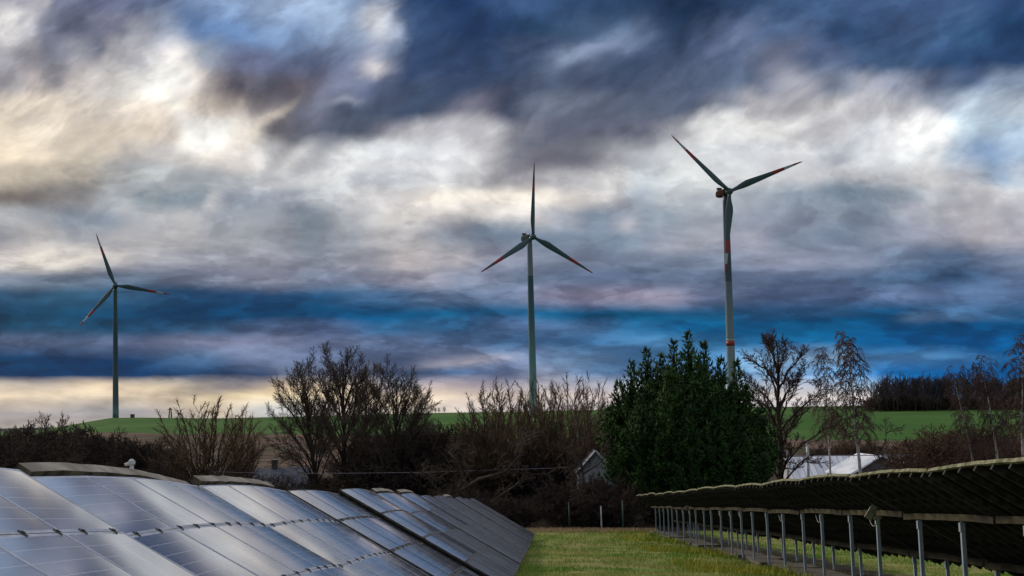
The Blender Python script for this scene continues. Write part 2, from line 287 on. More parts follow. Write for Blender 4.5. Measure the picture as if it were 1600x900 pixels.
# ---------------------------------------------------------------- mesh helpers
class MB:
    def __init__(s): s.v = []; s.f = []; s.mi = []
    def box(s, c, size, rot=None, mi=0, taper=1.0):
        i = len(s.v); hx, hy, hz = size[0] / 2, size[1] / 2, size[2] / 2
        for z in (-1, 1):
            for y in (-1, 1):
                for x in (-1, 1):
                    k = taper if z > 0 else 1
                    p = Vector((x * hx * k, y * hy * k, z * hz))
                    if rot is not None: p = rot @ p
                    s.v.append(tuple(Vector(c) + p))
        for q in ((0, 2, 3, 1), (4, 5, 7, 6), (0, 1, 5, 4), (2, 6, 7, 3), (0, 4, 6, 2), (1, 3, 7, 5)):
            s.f.append(tuple(i + j for j in q)); s.mi.append(mi)
        return s
    def tube(s, pts, rad, n=6, mi=0, cap=True):
        i0 = len(s.v); k = len(pts)
        pts = [Vector(p) for p in pts]
        for j, p in enumerate(pts):
            t = (pts[min(j + 1, k - 1)] - pts[max(j - 1, 0)])
            if t.length < 1e-9: t = Vector((0, 0, 1))
            t.normalize()
            a = Vector((1, 0, 0)) if abs(t.x) < .8 else Vector((0, 1, 0))
            e = t.cross(a).normalized(); h = t.cross(e)
            r = rad[j] if hasattr(rad, '__len__') else rad
            for q in range(n):
                an = 2 * math.pi * q / n
                s.v.append(tuple(p + e * (math.cos(an) * r) + h * (math.sin(an) * r)))
        for j in range(k - 1):
            for q in range(n):
                a = i0 + j * n + q; b = i0 + j * n + (q + 1) % n
                s.f.append((a, b, b + n, a + n)); s.mi.append(mi[j] if isinstance(mi, (list, tuple)) else mi)
        if cap:
            m0 = mi[0] if isinstance(mi, (list, tuple)) else mi
            s.f.append(tuple(i0 + q for q in range(n))[::-1]); s.mi.append(m0)
            s.f.append(tuple(i0 + (k - 1) * n + q for q in range(n))); s.mi.append(m0)
        return s
    def mesh(s, name, mats, smooth=False):
        me = bpy.data.meshes.new(name); me.from_pydata(s.v, [], s.f)
        for m in (mats if isinstance(mats, (list, tuple)) else [mats]): me.materials.append(m)
        if any(s.mi): me.polygons.foreach_set('material_index', s.mi)
        if smooth: me.polygons.foreach_set('use_smooth', [True] * len(me.polygons))
        me.update(); return me
def tag(o, label=None, cat=None, group=None, kind=None):
    if label: o['label'] = label
    if cat: o['category'] = cat
    if group: o['group'] = group
    if kind: o['kind'] = kind
    return o
def link(name, me, parent=None, mw=None):
    o = bpy.data.objects.new(name, me); C.objects.link(o)
    if parent is not None: o.parent = parent
    if mw is not None:
        if parent is not None: o.matrix_local = mw
        else: o.matrix_world = mw
    return o
def empty(name, mw):
    o = bpy.data.objects.new(name, None); C.objects.link(o); o.matrix_world = mw; o.empty_display_size = .5; return o
T = Matrix.Translation

# ---------------------------------------------------------------- ground
ex_, ey_, ez_ = EX, EY, EZ
def site_z(x, y):     # height of the site plane at world x, y
    n = EZ; p = S(0, 0, GZ)
    return p.z - ((x - p.x) * n.x + (y - p.y) * n.y) / n.z
PR = [(0, -4), (120, -9.6), (300, -9.7), (420, -8.6), (520, -7.7), (900, -4.6), (1150, -2.4), (1300, -1.6), (1500, -2.2), (2200, -10), (6000, -60), (20000, -90)]
def far_z(x, y):
    r = math.hypot(x, y)
    z = np.interp(r, [p[0] for p in PR], [p[1] for p in PR])
    az = math.atan2(x, max(y, 1)) if y > 0 else 0
    xi = 800 + FPX * math.tan(max(-1.2, min(1.2, az)))
    # crest seen a little higher towards the right, gentle mound under the left turbine
    z -= max(0, min(1, (r - 500) / 600)) * 2.2 * max(0, min(1.5, (xi - 900) / 500)) * (1 if r < 1500 else max(0, 1 - (r - 1500) / 1500))
    z += 2.6 * math.exp(-((x + 293) / 60) ** 2 - ((y - 1165) / 80) ** 2)
    z -= 9 * max(0, min(1, (170 - xi) / 150)) * max(0, min(1, (r - 700) / 300)) * max(0, 1 - abs(r - 1200) / 2000)
    if r > 150: z += .35 * math.sin(x * .02) * math.cos(y * .017)
    return float(z)
def ground_z(x, y):
    a = site_z(x, max(y, -60)); b = far_z(x, y)
    t = max(0, min(1, (y - 122) / 22)); t = max(t, max(0, min(1, (abs(x) - 55) / 60)))
    t = t * t * (3 - 2 * t)
    return a * (1 - t) + b * t
def build_ground():
    ys = list(np.concatenate([np.arange(-60, 60, 6), np.arange(60, 170, 1.5), np.arange(170, 400, 7), np.arange(400, 1700, 22), np.geomspace(1700, 20000, 30)]))
    ts = np.concatenate([np.linspace(-3.5, -.6, 12), np.linspace(-.55, .55, 130), np.linspace(.6, 3.5, 12)])
    v = []; f = []
    for y in ys:
        half = max(abs(y), 45)
        for t in ts:
            x = float(t * half); v.append((x, float(y), ground_z(x, y)))
    n = len(ts)
    for j in range(len(ys) - 1):
        for i in range(n - 1):
            a = j * n + i; f.append((a, a + 1, a + n + 1, a + n))
    me = bpy.data.meshes.new('ground'); me.from_pydata(v, [], f)
    me.polygons.foreach_set('use_smooth', [True] * len(f))
    m = bpy.data.materials.new('ground'); m.use_nodes = True; g = NT(m.node_tree); b = m.node_tree.nodes['Principled BSDF']
    b.inputs['Roughness'].default_value = .95; b.inputs['Specular IOR Level'].default_value = .1
    p = g.n('ShaderNodeNewGeometry').outputs['Position']; s = g.n('ShaderNodeSeparateXYZ', ins={0: p})
    Y = g.m('ADD', s.outputs[1], g.m('MULTIPLY', g.m('SUBTRACT', g.noise(p, .012, 4), .5), 60))
    Y = g.m('ADD', Y, g.m('MULTIPLY', s.outputs[0], 1.3))
    near = g.mix(g.maprange(g.noise(p, .35, 6, .7), .38, .62), (.09, .20, .016), (.27, .26, .08))
    near = g.mix(g.maprange(g.noise(p, 1.6, 5, .7), .48, .66), near, (.035, .06, .010))
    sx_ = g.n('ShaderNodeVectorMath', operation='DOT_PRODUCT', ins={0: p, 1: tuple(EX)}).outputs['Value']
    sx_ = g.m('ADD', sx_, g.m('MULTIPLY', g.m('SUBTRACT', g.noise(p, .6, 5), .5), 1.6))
    shaded_soil = g.mix(g.maprange(g.noise(p, 1.1, 6, .7), .35, .65), (.018, .016, .012), (.06, .055, .04))  # bare soil under both table rows, their shade darkened into its colour
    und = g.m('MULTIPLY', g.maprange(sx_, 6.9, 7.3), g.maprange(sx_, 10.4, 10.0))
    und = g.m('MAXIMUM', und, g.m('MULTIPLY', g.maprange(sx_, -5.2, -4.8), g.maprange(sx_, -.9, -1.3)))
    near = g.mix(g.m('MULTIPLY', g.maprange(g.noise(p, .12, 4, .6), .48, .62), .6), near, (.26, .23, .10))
    near = g.mix(und, near, shaded_soil)
    scrub = g.mix(g.noise(p, .25, 6, .7), (.022, .018, .012), (.06, .045, .03))
    brown = g.mix(g.maprange(g.noise(g.n('ShaderNodeMapping', ins={0: p, 3: (.3, 1, 1)}).outputs[0], .08, 7, .7), .35, .65), (.05, .034, .024), (.15, .10, .07))
    green = g.mix(g.noise(g.n('ShaderNodeMapping', ins={0: p, 3: (1, .25, 1)}).outputs[0], .02, 6, .7), (.022, .075, .009), (.055, .15, .020))
    rows = g.m('MULTIPLY', g.m('ADD', g.m('SINE', g.m('MULTIPLY', g.m('ADD', s.outputs[0], g.m('MULTIPLY', s.outputs[1], .35)), .42)), 1.0), .5)
    green = g.mix(g.m('MULTIPLY', g.maprange(rows, .90, 1.0), .45), green, (.020, .055, .010))
    green = g.mix(g.m('MULTIPLY', g.maprange(g.noise(p, .006, 5, .6), .45, .6), .5), green, (.075, .14, .03))
    brown = g.mix(g.maprange(g.noise(p, .05, 7, .75), .5, .6), brown, (.04, .045, .018))
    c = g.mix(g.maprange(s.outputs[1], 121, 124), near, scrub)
    c = g.mix(g.maprange(s.outputs[1], 235, 265), c, brown)
    c = g.mix(g.maprange(Y, 465, 471), c, green)
    c = g.mix(g.maprange(s.outputs[1], 1700, 2500), c, (.03, .05, .04))
    m.node_tree.links.new(c, b.inputs['Base Color'])
    bn = g.n('ShaderNodeBump', ins={'Strength': .6, 'Distance': .15, 'Height': g.noise(p, 3, 6, .7)})
    m.node_tree.links.new(bn.outputs[0], b.inputs['Normal'])
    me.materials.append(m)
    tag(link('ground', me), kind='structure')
build_ground()

# ---------------------------------------------------------------- solar tables
PL, PW, TH = 1.65, 1.0, .04      # module length along the row, width down the slope
def frame_mesh(m):
    b = MB(); w = .034
    b.box((0, PL / 2 - w / 2, 0), (PW, w, TH)); b.box((0, -PL / 2 + w / 2, 0), (PW, w, TH))
    b.box((PW / 2 - w / 2, 0, 0), (w, PL - 2 * w - .002, TH)); b.box((-PW / 2 + w / 2, 0, 0), (w, PL - 2 * w - .002, TH))
    return b.mesh('panel_frame', m)
frame_l = frame_mesh(M['alu']); frame_d = frame_mesh(M['alu_dark']); frame_b = frame_mesh(M['frame_black'])
def glass_mesh(m):      # gently bowed pane
    b = MB(); n = 8; hx = (PW - .058) / 2; hy = (PL - .058) / 2
    for k in range(n + 1):
        y = -hy + 2 * hy * k / n; z = .0045 * (1 - (y / hy) ** 2)
        for (x, dz) in ((-hx, -.01), (hx, -.01), (hx, .01), (-hx, .01)): b.v.append((x, y, z + dz))
    for k in range(n):
        for q in range(4):
            a = k * 4 + q; c = k * 4 + (q + 1) % 4; b.f.append((a, c, c + 4, a + 4)); b.mi.append(0)
    b.f.append((0, 1, 2, 3)); b.f.append((n * 4 + 3, n * 4 + 2, n * 4 + 1, n * 4)); b.mi += [0, 0]
    me = b.mesh('glass', [m]); me.polygons.foreach_set('use_smooth', [f.normal.z > .5 for f in me.polygons])
    me.set_sharp_from_angle(angle=R(40)); return me
g_clean, g_dirty_dim, g_back = glass_mesh(M['glass']), glass_mesh(M['glass_dirty_dim']), glass_mesh(M['back'])
clamp_me = MB().box((0, 0, 0), (.075, .03, .016)).box((0, 0, .012), (.03, .02, .01)).mesh('clamp', M['alu_dark'])
post_cache = {}
def post_mesh(h):
    k = round(h, 2)
    if k not in post_cache:     # C-profile
        b = MB(); b.box((0, 0, k / 2), (.012, .10, k)); b.box((.036, .047, k / 2), (.06, .012, k)); b.box((.036, -.047, k / 2), (.06, .012, k))
        b.box((.02, 0, k - .1), (.09, .13, .16)); post_cache[k] = b.mesh('post', M['galv'])
    return post_cache[k]
TILT = R(30)
ORD = ['nearest', 'second', 'third', 'fourth', 'fifth', 'sixth', 'seventh', 'eighth', 'ninth', 'tenth', 'eleventh', 'twelfth', 'thirteenth', 'fourteenth', 'fifteenth', 'sixteenth']
def arched(b, x, y0, y1, z0, w, h, bow, L, n=10, mi=0, seed=0, tilt=0.0, mtop=None):
    """rail along y with a bow, slightly uneven"""
    r = random.Random(seed); i = len(b.v)
    rot = Matrix.Rotation(tilt, 3, 'Y')
    for j in range(n + 1):
        y = y0 + (y1 - y0) * j / n; zb = z0 + bow * math.sin(math.pi * max(0, min(1, y / L))) + r.uniform(-.006, .006)
        for (dx, dz) in ((-w / 2, -h / 2), (w / 2, -h / 2), (w / 2, h / 2), (-w / 2, h / 2)):
            p = rot @ Vector((dx + r.uniform(-.005, .005), 0, dz)); b.v.append((x + p.x, y, zb + p.z))
    for j in range(n):
        for q in range(4):
            a = i + j * 4 + q; c = i + j * 4 + (q + 1) % 4
            b.f.append((a, c, c + 4, a + 4)); b.mi.append(mtop if (q == 2 and mtop is not None) else mi)
    b.f.append((i, i + 1, i + 2, i + 3)); b.f.append((i + n * 4 + 3, i + n * 4 + 2, i + n * 4 + 1, i + n * 4)); b.mi += [mi, mi]
def table(D0, L, Xtop, Ztop, side, idx, r):
    bow = .055 + r.uniform(-.01, .01); dz = r.uniform(-.042, .042); dt = R(r.uniform(-.5, .5)); dsl = R(r.uniform(-.25, .25))
    if side == 'left' and idx == 0: bow, dz, dt, dsl = .03, .02, 0, 0
    if side == 'left' and idx == 1: bow, dz, dt, dsl = .055, -.037, R(-1.0), 0
    root = empty('solar_table', SM(Xtop, D0))
    pos = 'nearest' if idx == 0 else ('last and farthest' if (idx == 12 if side == 'left' else idx == 13) else ORD[idx] + ' from the camera')
    if side == 'left':
        look = 'clean blue solar panels' if idx < 4 else ('streaked dull solar panels' if idx < 8 else 'dark weathered solar panels')
        extra = ', wooden beam on top' if idx in (1, 2, 5, 6, 9) else ''
        lab = f'{look}{extra}, {pos} in left row'
    else: lab = f'mossy dark solar table on posts, {pos} in the right row'
    tag(root, lab, 'solar panel table', 'solar tables of the ' + side + ' row')
    zt = Ztop - GZ + dz
    base = T((0, 0, zt)) @ Matrix.Rotation(dsl, 4, 'X') @ Matrix.Rotation(TILT + dt, 4, 'Y')
    wpitch = (L - .06) / 4
    for j in range(4):
        yc = .03 + wpitch * (j + .5)
        zz = bow * math.sin(math.pi * yc / L); slope = bow * math.pi / L * math.cos(math.pi * yc / L)
        for i in range(4):
            jit = Matrix.Rotation(r.gauss(0, .0006), 4, 'X') @ Matrix.Rotation(r.gauss(0, .0008), 4, 'Y')
            mw = base @ T((PW / 2 + i * (PW + .012), yc, zz)) @ Matrix.Rotation(math.atan(slope), 4, 'X') @ jit
            fr = link('solar_panel', frame_b if side == 'right' else (frame_l if idx < 3 else frame_d), root, mw)
            if side == 'right':
                link('backsheet', g_back, fr, T((0, 0, .004)))
            else:
                gm = g_clean if idx + r.uniform(-.8, .8) < (7.2, 5.6, 4.2, 3.2)[i] else g_dirty_dim
                link('glass', gm, fr, T((0, 0, .008)))
    # rafters and beams below
    for k in range(8):
        y = .25 + k * (L - .5) / 7
        zz = bow * math.sin(math.pi * y / L)
        if side == 'right' or k in (0, 7):
            link('rafter', rafter_me, root, base @ T((2.035 if side == 'left' else 1.99, y, zz - .068)) @ Matrix.Rotation(r.uniform(-.015, .015), 4, 'Z'))
    if side == 'left':
        if idx < 4:
            for i in range(1, 4):
                for k in range(9):
                    y = .35 + k * (L - .7) / 8 + r.uniform(-.1, .1)
                    link('clamp', clamp_me, root, base @ T((i * (PW + .012) - .006, y, bow * math.sin(math.pi * y / L) + .022)))
        else:
            b = MB()
            for i in range(1, 4):
                for k in range(9):
                    y = .35 + k * (L - .7) / 8
                    b.box((i * (PW + .012) - .006, y, bow * math.sin(math.pi * y / L) + .022), (.05, .07, .014))
            o = link('clamps', b.mesh('clamps', M['alu_dark']), root, base); o['kind'] = 'stuff'
        b = MB()
        for i in range(1, 4): arched(b, i * (PW + .012) - .006, .05, L - .05, 0.014, .014, .008, bow, L, 8, seed=i)
        link('seam_strip', b.mesh('seam_strip', M['wood']), root, base)
        if idx in (1, 2, 5, 6, 9):
            b = MB(); arched(b, -.10, .3 if idx < 3 else .6, L if idx == 1 else L - .9, zt + .060, .14, .09, bow + (.02 if idx == 1 else 0), L, 14, mi=1, seed=idx, mtop=0, tilt=R(32))
            link('ridge_beam', b.mesh('ridge_beam', [M['wood'], M['wood_side']]), root, T((0, 0, zt)) @ Matrix.Rotation(R({1: -.55, 2: -.2}.get(idx, 0)), 4, 'X') @ T((0, 0, -zt)))
        for y in (.9, L - .9):
            link('post', post_mesh(zt - .62), root, T((.85, y, 0)))
            link('post', post_mesh(zt - 1.75), root, T((2.8, y, 0)))
    else:
        b = MB(); arched(b, -.012, .015, L - .015, .012, .05, .06, bow, L, 14, seed=idx * 3 + 1)
        link('mossy_edge', b.mesh('mossy_edge', M['moss']), root, base)
        zb = zt - .17 - math.tan(TILT) * (PXR - Xtop)
        b = MB(); arched(b, PXR - Xtop, .05, L - .05, zb + .01, .10, .12, bow * .5, L, 10, seed=idx)
        link('beam', b.mesh('beam', M['beam']), root)
        xl = 9.05 - Xtop; zl = zt - math.tan(TILT) * xl - .22
        b = MB(); arched(b, xl, .05, L - .05, zl + .01, .10, .14, bow * .5, L, 10, seed=idx + 50)
        link('beam', b.mesh('beam', M['beam']), root)
        for yp in POSTS:
            if D0 <= yp < D0 + L:
                lean = Matrix.Rotation(R(-1.6), 4, 'Y')
                h = zb - .045
                link('post', post_mesh(h), root, T((PXR - Xtop + h * math.sin(R(1.6)), yp - D0, 0)) @ lean)
                link('post', post_mesh(zl - .05), root, T((xl + .03, min(L - .1, yp - D0 + .5), 0)) @ lean)
                if r.random() < .7:
                    y0 = yp - D0; pts = [(PXR - Xtop + .05, y0 + t * 1.1, zb - .06 - .22 * math.sin(math.pi * t) ** .8) for t in np.linspace(0, 1, 9)]
                    if y0 + 1.1 < L: link('hanging_cable', MB().tube(pts, .010, 5).mesh('hanging_cable', M['cable']), root)
        if idx in (2, 9):
            y0 = POSTS[[p >= D0 for p in POSTS].index(True)] - D0
            for k in (0, 1):
                b = MB().box((0, 0, 0), (.17 - .04 * k, .08, .36)).box((0, -.045, 0), (.12 - .04 * k, .012, .30))
                link('junction_box', b.mesh('junction_box', M['box']), root, T((PXR - Xtop - .12 + k * .19, y0 - .12, zb + .05 - .05 * k)) @ Matrix.Rotation(R(32), 4, 'Y'))
    return root
rafter_me = MB().box((0, 0, 0), (4.02, .08, .09)).mesh('rafter', M['rafter'])
PXR = 7.4
POSTS = [19500 / FPX * 0 + v for v in (22.7,)]
POSTS += [PXR * FPX * k for k in (.001372, .001588, .00177, .001996, .002175, .002405, .002584, .002803, .003012, .003226, .003417, .00361, .003823, .00405, .00424, .00448, .00467, .0049, .00514, .00535, .00553, .00575, .00596, .00619)]
rr = random.Random(3)
for i in range(13): table(6.6 + i * 6.72, 6.62, -4.4, .242, 'left', i, rr)
for i in range(14): table(20.0 + i * 7.0, 6.93, 6.3, .556, 'right', i, rr)

# concrete strips and slabs under the right row
rs = random.Random(11)
slab_root = empty('concrete_strip', SM(7.9, 20)); tag(slab_root, 'broken grey concrete strip lying in the grass under the right row of posts', 'concrete strip')
slabs = []
for k in range(5):
    b = MB(); b.box((0, 0, 0), (rs.uniform(.9, 1.3), 3.9, .12)); slabs.append(b.mesh('slab', M['concrete']))
for k in range(25):
    if rs.random() < .12: continue
    link('slab', slabs[k % 5], slab_root, T((rs.uniform(-.15, .25), k * 4 + 2, rs.uniform(.0, .04))) @ Matrix.Rotation(rs.uniform(-.03, .03), 4, 'Z') @ Matrix.Rotation(rs.uniform(-.02, .02), 4, 'Y'))

# ---------------------------------------------------------------- grass on the strip
def blades(name, n, xr, dr, hmin, hmax, w, m, seed, dens=None):
    r = np.random.default_rng(seed); 
    X = r.uniform(xr[0], xr[1], n); u = r.uniform(0, 1, n); D = 1 / (1 / dr[0] + u * (1 / dr[1] - 1 / dr[0]))
    if dens is not None:
        k = dens(X, D, r); X, D = X[k], D[k]; n = len(X)
    h = r.uniform(hmin, hmax, n); a = r.uniform(0, 6.28, n); lx = r.normal(0, .35, n) * h; ly = r.normal(0, .35, n) * h
    wv = w * (.6 + .8 * r.random(n)) * np.clip(D / 60, .5, 2)
    P = np.zeros((n, 3, 3))
    P[:, 0, 0] = X - np.cos(a) * wv; P[:, 0, 1] = D - np.sin(a) * wv; P[:, 0, 2] = GZ - .02
    P[:, 1, 0] = X + np.cos(a) * wv; P[:, 1, 1] = D + np.sin(a) * wv; P[:, 1, 2] = GZ - .02
    P[:, 2, 0] = X + lx; P[:, 2, 1] = D + ly; P[:, 2, 2] = GZ + h
    A = np.array([EX[:], EY[:], EZ[:]]); P = (P.reshape(-1, 3) @ A)
    me = bpy.data.meshes.new(name); me.vertices.add(3 * n); me.vertices.foreach_set('co', P.ravel())
    me.loops.add(3 * n); me.loops.foreach_set('vertex_index', np.arange(3 * n)); me.polygons.add(n)
    me.polygons.foreach_set('loop_start', np.arange(n) * 3); me.polygons.foreach_set('loop_total', np.full(n, 3))
    me.materials.append(m); me.update(); me.validate(); return link(name, me)
m_grass = mat('grass_blades', (.10, .24, .014), (.38, .37, .10), .22, .8, spec=.15, coord='Object')
m_dry = mat('dry_grass', (.42, .31, .17), (.24, .19, .11), .6, .9, spec=.1)
def clump(X, D, r):
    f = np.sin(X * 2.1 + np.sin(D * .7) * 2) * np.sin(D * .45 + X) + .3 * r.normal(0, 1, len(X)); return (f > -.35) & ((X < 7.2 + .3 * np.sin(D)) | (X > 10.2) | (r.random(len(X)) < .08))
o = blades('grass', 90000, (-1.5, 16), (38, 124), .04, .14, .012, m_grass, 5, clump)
tag(o, 'short green and yellowish grass between the two rows', 'grass', kind='stuff')
o = blades('weeds', 14000, (4.2, 7.4), (38, 116), .12, .34, .014, mat('weed_leaves', (.16, .26, .02), (.50, .42, .06), .5, .8, spec=.1), 15, lambda X, D, r: (np.sin(D * .31 + X * .8) + .5 * np.sin(D * .9) + .5 * r.normal(0, 1, len(X))) > .75)
tag(o, 'yellowish taller weeds in clumps beside the concrete strip', 'weeds', kind='stuff')
o = blades('dry_grass', 6000, (-2, 8), (119, 126), .1, .38, .012, m_dry, 6)
tag(o, 'dry straw-coloured grass along the far end of the strip', 'dry grass', kind='stuff')

# ---------------------------------------------------------------- wind turbines
tm = {}
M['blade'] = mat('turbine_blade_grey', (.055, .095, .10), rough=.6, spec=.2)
M['red'] = mat('turbine_red', (.26, .035, .03), rough=.5)
M['blade_tip_white'] = mat('turbine_white', (.32, .38, .40), rough=.5)
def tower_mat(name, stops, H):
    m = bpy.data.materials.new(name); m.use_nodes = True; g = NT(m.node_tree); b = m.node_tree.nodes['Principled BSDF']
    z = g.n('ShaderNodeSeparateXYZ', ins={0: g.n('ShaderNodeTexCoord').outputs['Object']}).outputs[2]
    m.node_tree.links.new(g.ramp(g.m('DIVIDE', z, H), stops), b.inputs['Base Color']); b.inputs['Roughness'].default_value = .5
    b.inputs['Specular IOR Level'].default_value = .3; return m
TOW = {  # base colour varies with height along each tower
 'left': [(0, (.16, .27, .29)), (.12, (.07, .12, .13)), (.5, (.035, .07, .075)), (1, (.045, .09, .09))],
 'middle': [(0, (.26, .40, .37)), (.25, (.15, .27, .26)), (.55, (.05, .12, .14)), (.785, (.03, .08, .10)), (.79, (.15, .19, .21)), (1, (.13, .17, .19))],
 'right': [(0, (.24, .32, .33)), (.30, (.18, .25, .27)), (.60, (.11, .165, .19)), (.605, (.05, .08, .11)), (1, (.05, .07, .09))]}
def turbine(name, label, xh, yh, xb, D, hubpx_len, yaw, rot0, band=False):
    hub = at(xh, yh, D); bx = at(xb, 640, D).x; gz = ground_z(bx, D) - .5
    yaw_r = R(yaw)      # rotor axis points towards the camera, turned to the right by yaw
    ax = Vector((math.sin(yaw_r), -math.cos(yaw_r), 0))
    H = hub.z - gz
    root = empty('wind_turbine', T((hub.x - ax.x * 4.2, D - ax.y * 4.2, gz)))
    tag(root, label, 'wind turbine', 'wind turbines')
    ns = 24; pts = [(0, 0, H * k / ns) for k in range(ns + 1)]; pts[-1] = (0, 0, H - 1.6)
    rad = [2.25 - .85 * (k / ns) for k in range(ns + 1)]
    link('tower', MB().tube(pts, rad, 24).mesh('tower', tower_mat('tower_tone_' + name, TOW[name], H), True), root)
    if band:
        zb = at(xb, 536, D).z - gz
        rb = 2.25 - .85 * zb / H + .03
        link('warning_band', MB().tube([(0, 0, zb - 1.2), (0, 0, zb + 1.2)], rb, 24).mesh('warning_band', M['red'], True), root)
        link('white_band', MB().tube([(0, 0, zb + 1.3), (0, 0, zb + 1.9)], rb, 24).mesh('white_band', M['blade_tip_white'], True), root)
    link('door', MB().box((0, -2.24, 2.4), (1.1, .12, 2.4)).mesh('door', M['alu_dark']), root)
    Rz = Matrix.Rotation(yaw_r, 4, 'Z')     # local -Y = rotor direction
    # nacelle: lofted rounded box
    b = MB(); prof = [(-2.6, .8), (-2.4, 1.35), (-1, 1.7), (3, 1.85), (6.5, 1.7), (7.6, 1.3), (7.8, .6)]
    n = 16; i0 = 0
    for (y, s) in prof:
        for q in range(n):
            a = 2 * math.pi * (q + .5) / n; c, s2 = math.cos(a), math.sin(a)
            c = math.copysign(abs(c) ** .55, c); s2 = math.copysign(abs(s2) ** .55, s2)
            b.v.append((c * s, y, s2 * s))
    for j in range(len(prof) - 1):
        for q in range(n):
            a = j * n + q; c = j * n + (q + 1) % n; b.f.append((a, a + n, c + n, c)); b.mi.append(0)
    b.f.append(tuple(range(n))); b.f.append(tuple(range((len(prof) - 1) * n, len(prof) * n))[::-1]); b.mi += [0, 0]
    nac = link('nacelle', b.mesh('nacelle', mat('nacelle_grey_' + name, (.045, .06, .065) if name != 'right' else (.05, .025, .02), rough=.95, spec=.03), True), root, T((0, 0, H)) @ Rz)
    link('cooler', MB().box((0, 6.2, 2.5), (2.4, .8, 1.2)).box((0, 6.2, 1.8), (.3, .3, .8)).mesh('cooler', M['alu_dark']), nac)
    # hub + blades
    hubo = link('hub', MB().tube([(0, -6.2, 0), (0, -6.0, 0), (0, -5.4, 0), (0, -4.2, 0), (0, -3, 0), (0, -2.4, 0)], [.2, .7, 1.3, 1.7, 1.6, 1.2], 20).mesh('hub', M['blade'], True), root, T((0, 0, H)) @ Rz)
    Rl = hubpx_len * D / FPX
    for k in range(3):
        a = R(rot0 + 120 * k)       # clockwise from up as seen by the camera
        b = MB(); CH = .84
        rings = [(0, 1.0, 1.0, 0), (.04, 1.0, 1.0, 0), (.09, 1.25, .9, 10), (.16, 1.9, .65, 14), (.22, 2.1, .5, 12), (.32, 1.85, .38, 9), (.45, 1.5, .3, 6), (.575, 1.22, .24, 4), (.58, 1.22, .24, 4), (.74, .9, .17, 2), (.745, .9, .17, 2), (.87, .62, .11, 1), (.875, .62, .11, 1), (.97, .35, .06, 0), (1, .06, .03, 0)]
        n = 12
        for (t, ch, th, tw) in rings:
            tw = R(tw + 8)
            for q in range(n):
                an = 2 * math.pi * q / n
                x = math.cos(an) * ch * CH + (-.35 * (ch - 1) if t > .05 else 0); y = math.sin(an) * th * (1 if math.cos(an) < 0 or t < .05 else .8)
                X = x * math.cos(tw) - y * math.sin(tw); Y = x * math.sin(tw) + y * math.cos(tw)
                b.v.append((X, Y - .06 * Rl * t * t * .3, t * Rl))
        cols = [0] * len(rings)
        for j in range(len(rings) - 1):
            t = (rings[j][0] + rings[j + 1][0]) / 2
            mi = 0 if t < .578 else (1 if t < .742 else (2 if t < .872 else 1))
            for q in range(n):
                a0 = j * n + q; a1 = j * n + (q + 1) % n; b.f.append((a0, a1, a1 + n, a0 + n)); b.mi.append(mi)
        b.f.append(tuple(range(n))[::-1]); b.mi.append(0)
        cone = R(5)
        Mb = T((0, 0, H)) @ Rz @ T((0, -4.2, 0)) @ Matrix.Rotation(a, 4, 'Y') @ Matrix.Rotation(cone, 4, 'X') @ T((0, 0, .9))
        # the middle turbine's blades stay grey between their red bands
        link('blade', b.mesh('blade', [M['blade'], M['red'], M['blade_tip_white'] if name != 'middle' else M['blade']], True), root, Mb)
    return root
turbine('left', 'small-looking dark wind turbine on the green hill at the left edge', 180, 446, 183, 1165, 84, 14, -20)
turbine('middle', 'wind turbine with one blade straight up, rising behind the bare shrubs', 833, 370, 836, 880, 114, 28, -1)
turbine('right', 'largest wind turbine with a red band on its tower, behind the dark conifer', 1140, 299, 1148, 745, 132, 20, -52, True)

# ---------------------------------------------------------------- bare trees
class Tree:
    """collects tapered branch segments, builds them with numpy"""
    def __init__(s, seed): s.r = random.Random(seed); s.big = []; s.small = []
    def grow(s, p, d, L, rad, lvl, P):
        r = s.r; cfg = P[lvl]; n = cfg['seg']; pts = [p.copy()]; d = d.normalized(); q = p.copy(); rads = [rad]
        r_end = rad * cfg.get('end', .35)
        for k in range(n):
            j = cfg['wig']
            d = (d + Vector((r.gauss(0, j), r.gauss(0, j), r.gauss(0, j))) + Vector((0, 0, cfg.get('up', 0)))).normalized()
            q = q + d * (L / n); pts.append(q.copy()); rads.append(rad + (r_end - rad) * (k + 1) / n)
        (s.small if cfg.get('twig') else s.big).append((pts, rads, cfg['sides']))
        if lvl + 1 < len(P):
            nc = cfg['kids']; nc = int(nc * r.uniform(.8, 1.2) + .5); az0 = r.uniform(0, 6.28)
            for k in range(nc):
                t = cfg['from'] + (1 - cfg['from']) * (k + r.uniform(.2, .8)) / nc
                i = min(int(t * n), n - 1); fr = t * n - i; pos = pts[i].lerp(pts[i + 1], fr); dd = (pts[i + 1] - pts[i]).normalized()
                az = az0 + k * 2.399; ang = R(cfg['ang'] * r.uniform(.75, 1.25))
                a = Vector((1, 0, 0)) if abs(dd.x) < .8 else Vector((0, 1, 0)); e = dd.cross(a).normalized(); h = dd.cross(e)
                nd = dd * math.cos(ang) + (e * math.cos(az) + h * math.sin(az)) * math.sin(ang)
                nl = L * cfg['ratio'] * r.uniform(.7, 1.15) * (1 - cfg.get('shape', .45) * t)
                nr = (rad + (r_end - rad) * t) * cfg.get('rr', .55)
                s.grow(pos, nd, nl, max(nr, P[lvl + 1].get('rmin', .01)), lvl + 1, P)
